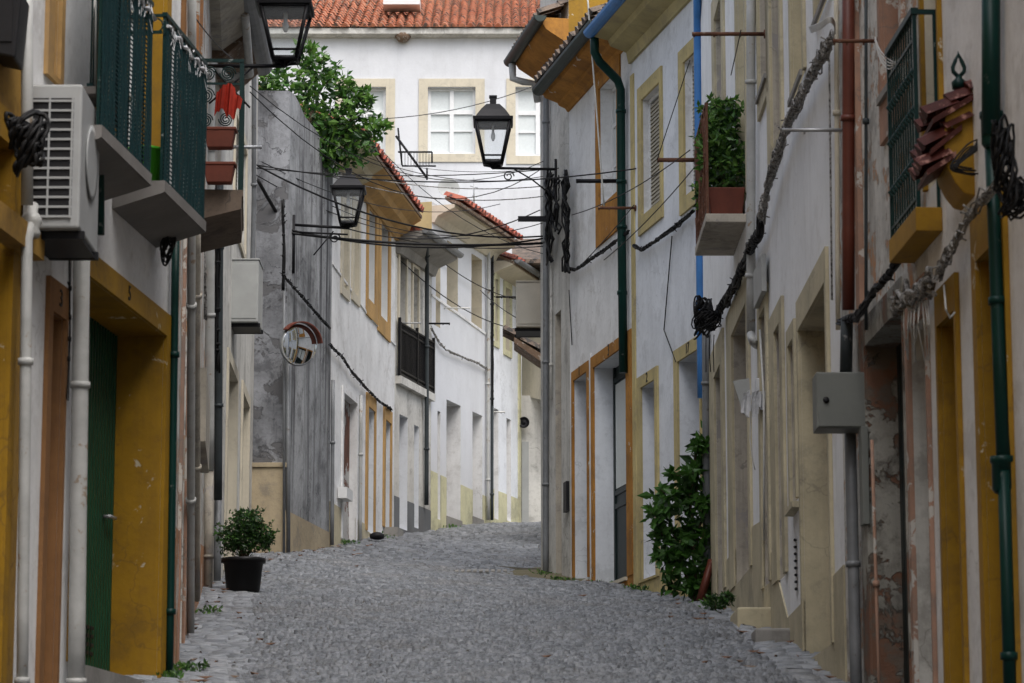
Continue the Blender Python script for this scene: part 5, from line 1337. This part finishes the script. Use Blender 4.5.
bundle('bundle of black cables crossing the top of the derelict doorway', on(w2, [(840,322),(855,318),(868,300),(880,285),(890,272),(898,256)], .09), .035, 'cable', 7, 6)
bundle('loose grey cable bundle with sagging loops above the yellow door frame', on(w1, [(902,312),(915,300),(930,285),(938,274),(944,262),(956,240),(966,222),(978,205),(990,192),(1003,180)], .12)[3:], .035, 'cablegrey', 9, 7, jit=.05)
bundle('grey and black cable knot under the yellow balcony slab', on(w2, [(897,308),(903,300),(912,296),(922,288),(933,278)], .12), .06, 'cablegrey', 8, 17, jit=.06)
b = MB(); rr = random.Random(13)
for k in range(10): x = 905+k*2.5; b.tube([w2.on(x, 300, .1), w2.on(x+rr.uniform(-3,3), 325, .13), w2.on(x+rr.uniform(-4,6), 345+rr.uniform(0,20), .06)], .005, 5)
b.tube([w1.on(944,285,.1), w1.on(946,310,.14), w1.on(950,318,.1), w1.on(955,312,.07)], .006, 5)
tag(b.build('loose_cables', M['cablewhite']), 'loose pale cable ends hanging below the knot at the pink door frame', 'cable')
b = MB(); tangle(b, w1.on(1003, 165, .2), .06, .22, 18, rr, .008); tangle(b, w1.on(1015, 200, .1), .08, .10, 16, rr, .008)
tag(b.build('cable_tangle', M['cable']), 'black cable tangle wrapped on the dark green downpipe at the right edge', 'cable tangle')
b = MB()
for k in range(4): b.tube(smooth([w2.on(875,37+k,.14), w2.on(880,50+3*k,.15), w2.on(890,60+k*3,.15), w2.on(902,62-k*2,.13), w1.on(916,50+k,.1)]), .004, 5)
tag(b.build('loose_cables', M['cablewhite']), 'white cable loop slung between the rusty rod and the green lattice balcony', 'cable')
b = MB()
for k in range(6): b.tube(smooth([w3.on(809+k*.5,27+k*1.1,.15), w3.on(820,25+k*1.2-2,.2), w3.on(830,17+k,.17), w3.on(835,24+k,.1), w3.on(833,38,.08)]), .005, 5)
tag(b.build('loose_cables', M['cablewhite']), 'coil of white cable at the top of the grey cable bundle', 'cable')
# tangles on the grey corner house
b = MB(); rr = random.Random(23)
for (x, y0, y1, n) in ((549,172,262,9), (556,178,232,5), (566,172,270,9)):
    for k in range(n):
        pts = []
        for i in range(9):
            y = lerp(y0, y1, i/8)+rr.uniform(-3,3); pts.append(w6.on(min(max(x+rr.gauss(0,2.2),543.5),569.5), y, .06+rr.uniform(0,.12)))
        b.tube(pts, rr.uniform(.010,.022), 5)
tag(b.build('cable_tangle', M['cable']), 'dense black cable tangle hanging beside the lamp bracket on the grey corner house', 'cable tangle')
Yq = w6.Y(w6.L*.5)
o = MB().box((at(518,216,Yq).x, Yq, at(518,221,Yq).z), (at(567,216,Yq).x+.1, Yq+.06, at(518,216,Yq).z)).build('cable_bracket', M['iron']); tag(o, 'black horizontal cable bar below the street lamp on the grey corner house', 'bracket')
bundle('black cable bundle running up the pale grey house on the left', on(wL5, [(217,190),(217,250),(217,310),(217,370)], .12), .05, 'cable', 6, 8, jit=.05)
bundle('grey furry cable bundle beside the white downpipe on the left', on(wL4, [(203,225),(203.3,280),(204,320)], .12), .045, 'cablegrey', 6, 9, jit=.05)
bundle('twisted black cable beside the thick white downpipe on the left', on(wL1, [(70,235),(70,330),(67,400)], .05), .014, 'cable', 3, 10)
b = MB(); rr = random.Random(31); tangle(b, at(27, 142, 17.2), .11, .17, 16, rr, .014)
tag(b.build('cable_coil', M['cable']), 'coil of black cable hanging on the white pipe left of the big air conditioner', 'cable coil')
b = MB(); tangle(b, wL1.on(168, 245, .12), .05, .12, 14, rr, .008)
tag(b.build('cable_tangle', M['cable']), 'black cable knot at the corner above the yellow garage frame', 'cable tangle')
bundle('scalloped black cable on the streaked grey wall running down to the right', [wG1.on(284+i*4.6, 276+i*5.3, .06) for i in range(11)], .03, 'cable', 4, 12)
bundle('black cable clipped along the white house with orange windows', on(wL6, [(330,345),(342,357),(352,372),(366,388),(380,402),(392,410)], .06), .03, 'cable', 4, 14)
bundle('grey cable swag across the bright white house', on(wL8, [(431,328),(438,340),(446,350),(460,356),(475,362),(490,370)], .06), .028, 'cablegrey', 4, 15)
bundle('black vertical cables between the bright white house and its neighbour', on(wL9, [(492.6,262),(492.6,310),(492.6,370),(492.6,405)], .08), .03, 'cable', 4, 16)
bundle('dark cables on the left edge of the streaked grey wall', [wG1.on(283.5,200,.06), wG1.on(283.5,290,.06)], .035, 'cable', 5, 18)
# --- rods, arms and clothesline brackets
def rod(label, w, x0, x1, y, r, mat, ywall=None, near=True, name='clothesline_arm'):
    """horizontal rod sticking out of the wall towards the street, its wall end at px where it meets the wall"""
    xe = x1 if w.side == 'R' else x0; p = w.on(xe, y, 0); q = at(x0 if w.side == 'R' else x1, y, p.y)
    b = MB().tube([p, q], r, 8); b.tube([p, p+(q-p).normalized()*.02], r*2.2, 8)
    for f in (.35, .7, .97): m = p.lerp(q, f); b.tube([m+Vector((0,0,-.03)), m+Vector((0,0,.015))], r*.5, 5)
    return tag(b.build(name, M[mat]), label, 'clothesline arm', 'clothesline arms sticking out of the facades')
rod('black flat clothesline arm on the white house left of the dark green downpipe', w5, 576, 622, 181, .03, 'iron')
rod('rusty clothesline arm under the orange framed window', w5, 598, 637-1, 208, .02, 'rust')
rod('rusty clothesline arm at the second yellow framed window, left of the rusty balcony', w4, 657, 696, 160, .028, 'rust')
rod('long rusty rod across the blue downpipe at the top', w3, 692, 766, 34, .020, 'rust')
rod('rusty rod left of the green lattice balcony at the top right', w2, 833, 880, 41, .014, 'rust')
rod('grey steel rod ending at the red-brown downpipe', w2, 782, 857, 130, .014, 'steel')
rod('grey steel arm above the grey air conditioner', wL5, 218, 262, 147, .022, 'steel')
rod('thin grey clothesline arm in front of the black railed balcony', wL7, 398, 421, 323, .012, 'steel')
rod('white clothesline arm on the bright white house', wL8, 444, 470, 308, .012, 'cablewhite')
rod('black arm left of the bright white house windows', wL7, 427, 450, 323.5, .018, 'iron')
rod('short black arm on the small white house at the crest', wL9, 494, 516, 297, .018, 'iron')
rod('white arm low on the small white house at the crest', wL9, 492, 505, 412, .016, 'cablewhite')
# clothesline hung over the doorway with white pegs basket
pk = thing('laundry_basket', 'white plastic peg rack and torn bag hanging by the doorway on the right', 'rack', at(750, 420, 28.5))
b = MB(); P = lambda x, y: at(x, y, 28.6); rr = random.Random(8)
a, c = P(756,378), P(771,420)
b.box((a.x, 28.6, c.z+.14), (c.x, 28.75, a.z)); b.build('rack', M['bag'], pk, bevel=.01)
b = MB()
for k in range(26):
    x = rr.uniform(738, 770); y0 = rr.uniform(392, 404); p = P(x, y0); b.hexa([(p.x,28.5+rr.uniform(0,.1),p.z-.14),(p.x+.03,28.5,p.z-.15),(p.x+.03,28.53,p.z-.15),(p.x,28.54,p.z-.14),(p.x+.01,28.5,p.z),(p.x+.04,28.5,p.z+.01),(p.x+.04,28.53,p.z+.01),(p.x+.01,28.54,p.z)])
b.build('pegs', M['bag'], pk)
b = MB().prism([P(733,381), P(749,378), P(751,400), P(742,410)], (0,.01,0)); b.build('cloth', M['acgrey'], pk)
MB().tube([P(751,405), P(750,440), P(753,462), P(755,470)], .006, 5).build('string', M['cablewhite'], pk)

# --- overhead cables
Q = at
cable(Q(283,228,44.2), Q(546,238,46), .22, .015, 'thick black cable from the grey wall lamp to the corner house, upper of two')
cable(Q(283,232,44.2), Q(546,243,46), .10, .021, 'thickest black cable from the grey wall lamp to the corner house, lower of two')
cable(Q(258,166,43), Q(546,236,46), .35, .014, 'black cable slanting from the top of the grey wall down to the corner house')
cable(Q(258,180,43.6), Q(284,224,44.2), .02, .028, 'short black cable dropping along the grey wall corner')
cable(Q(345,228,45), Q(540,210,46.2), .30, .010, 'thin cable sagging between the grey wall lamp and the black cable bar')
cable(Q(250,86,36), Q(546,160,45.8), .7, .006, 'thin cable falling from the left gutter in front of the citrus tree')
cable(Q(250,92,36), Q(546,166,45.8), .9, .007, 'slightly thicker cable sagging just under the one in front of the citrus tree')
cable(Q(256,165,43), Q(660,165,40), .25, .010, 'thin nearly level cable passing behind the central lamp to the right arm')
cable(Q(256,168,43), Q(560,168,45), .12, .008, 'thinnest level cable touching the foot of the central lamp')
cable(Q(300,118,47), Q(548,80,60), .3, .008, 'faint thin cable across the window of the large white building')
cable(Q(330,170,47), Q(546,186,46), .15, .008, 'thin grey cable just above the red tiled eave', 'cablegrey')
cable(Q(330,176,47), Q(546,196,46), .2, .008, 'second thin grey cable above the red tiled eave', 'cablegrey')
cable(Q(395,255,53), Q(520,330,60), .25, .010, 'thin cable swooping across the upper windows of the bright white house')
cable(w5.on(587,-10,.6), w5.on(604,206,.3), .0, .012, 'thin beige wire hanging down over the orange cornice', 'cablewhite')
cable(w5.on(584,262,.1), w5.on(634,205,.3), .02, .007, 'thin wire rising under the orange framed window')
cable(w4.on(657,160,.5), w4.on(690,60,.12), .0, .006, 'thin wire slanting up from the rusty arm to the second yellow framed window')
cable(w5.on(572,215,.2), w4.on(690,150,.4), .10, .007, 'thin wire crossing from the corner tangle to the rusty arm')
cable(w5.on(604,260,.2), w4.on(694,168,.4), .06, .007, 'thin wire crossing low from the cable bundle to the rusty arm')
cable(w4.on(672,236,.03), w4.on(664,330,.03), -.0, .008, 'thin black wire hanging down the bluish white wall')
cable(w4.on(664,330,.03), w4.on(676,362,.03), .0, .008, 'end of the hanging wire reaching the yellow door frame')
cable(w5.on(569,290,.03), w5.on(572,345,.03), .0, .008, 'thin wire hanging down the wall left of door number one')
cable(Q(180,-5,24), Q(246,66,34), .10, .006, 'thin wire slanting from the top left towards the grey gutter')
cable(w3.on(741,30,.4), w3.on(731,75,.4), .0, .005, 'thin line slanting from the long rusty rod to the balcony shrub')
for i, (x0, y0, Y0, x1, y1, Y1, sg, r, lab) in enumerate((
  (262,162,43,500,204,56,.4,.007,'thin wire fanning from the top of the grey wall towards the red tiled eave'),
  (330,205,47,546,222,46,.35,.007,'thin sagging wire just above the two thick cables'),
  (395,238,53,546,246,46,.1,.009,'short dark wire under the two thick cables by the corner house'),
  (350,150,47,546,176,46,.25,.006,'thin wire passing below the stair railing of the white building'),
  (405,165,60,546,168,46,.1,.006,'thin wire from the stair railing to the lamp bracket'),
  (430,252,55,520,300,60,.15,.009,'thin wire crossing the first upper windows of the bright white house'),
  (377,145,52,600,262,44,.5,.006,'thin wire descending past the central lamp to the black cable bundle'),
  (256,175,43,470,238,56,.3,.008,'wire running from the grey wall to the gutter end of the greyish house'),
  (480,290,57,545,330,48,.1,.008,'wire from the white pipe to the beige air conditioner'))):
    cable(Q(x0,y0,Y0), Q(x1,y1,Y1), sg, r, lab)
# cords and scraps tied to the yellow corbel
b = MB(); rr = random.Random(41)
for k in range(12): b.tube(smooth([at(983+rr.uniform(-3,3),140+rr.uniform(-6,6),16.8), at(970+rr.uniform(-4,4),150+rr.uniform(-6,8),16.78), at(955+rr.uniform(-5,5),166+rr.uniform(-4,4),16.76), at(975+rr.uniform(-4,4),170+rr.uniform(-3,6),16.8)]), .005, 5)
tag(b.build('cords', M['cable']), 'tangle of thin dark cords tied across the yellow corbel of the tiled canopy', 'cords')
# ================================================================== camera, light
cam = bpy.data.cameras.new('camera'); co = bpy.data.objects.new('camera', cam); COL.objects.link(co); S.camera = co
cam.sensor_width = 36; cam.lens = 3000*36/1024; cam.clip_start = .5; cam.clip_end = 2000
co.location = (0, 0, EYE); co.rotation_euler = (math.pi/2+PITCH, 0, 0)
cam.dof.use_dof = True; cam.dof.focus_distance = 42; cam.dof.aperture_fstop = 6.3
W_ = bpy.data.worlds.new('World'); S.world = W_; W_.use_nodes = True; nt = W_.node_tree
sky = nt.nodes.new('ShaderNodeTexSky'); sky.sky_type = 'NISHITA'; sky.sun_disc = False
EL, AZ = math.radians(60), math.radians(160)
sky.sun_elevation = EL; sky.sun_rotation = AZ; sky.air_density = 1.0; sky.dust_density = 5.0; sky.ozone_density = 1.5
hs = nt.nodes.new('ShaderNodeHueSaturation'); hs.inputs['Saturation'].default_value = .6
nt.links.new(sky.outputs[0], hs.inputs['Color']); nt.links.new(hs.outputs[0], nt.nodes['Background'].inputs[0]); nt.nodes['Background'].inputs[1].default_value = .11
sun = bpy.data.lights.new('sun', 'SUN'); so = bpy.data.objects.new('sun', sun); COL.objects.link(so)
sun.energy = 1.0; sun.angle = math.radians(60); sun.color = (1, .985, .965)
dv = Vector((math.sin(AZ)*math.cos(EL), math.cos(AZ)*math.cos(EL), math.sin(EL)))
so.rotation_euler = dv.to_track_quat('Z', 'Y').to_euler(); so.location = (0, 20, 60)
S.view_settings.view_transform = 'Standard'; S.view_settings.look = 'None'; S.view_settings.exposure = 1.15; S.view_settings.gamma = 1
S.render.engine = 'CYCLES'; S.cycles.max_bounces = 8; S.cycles.diffuse_bounces = 4
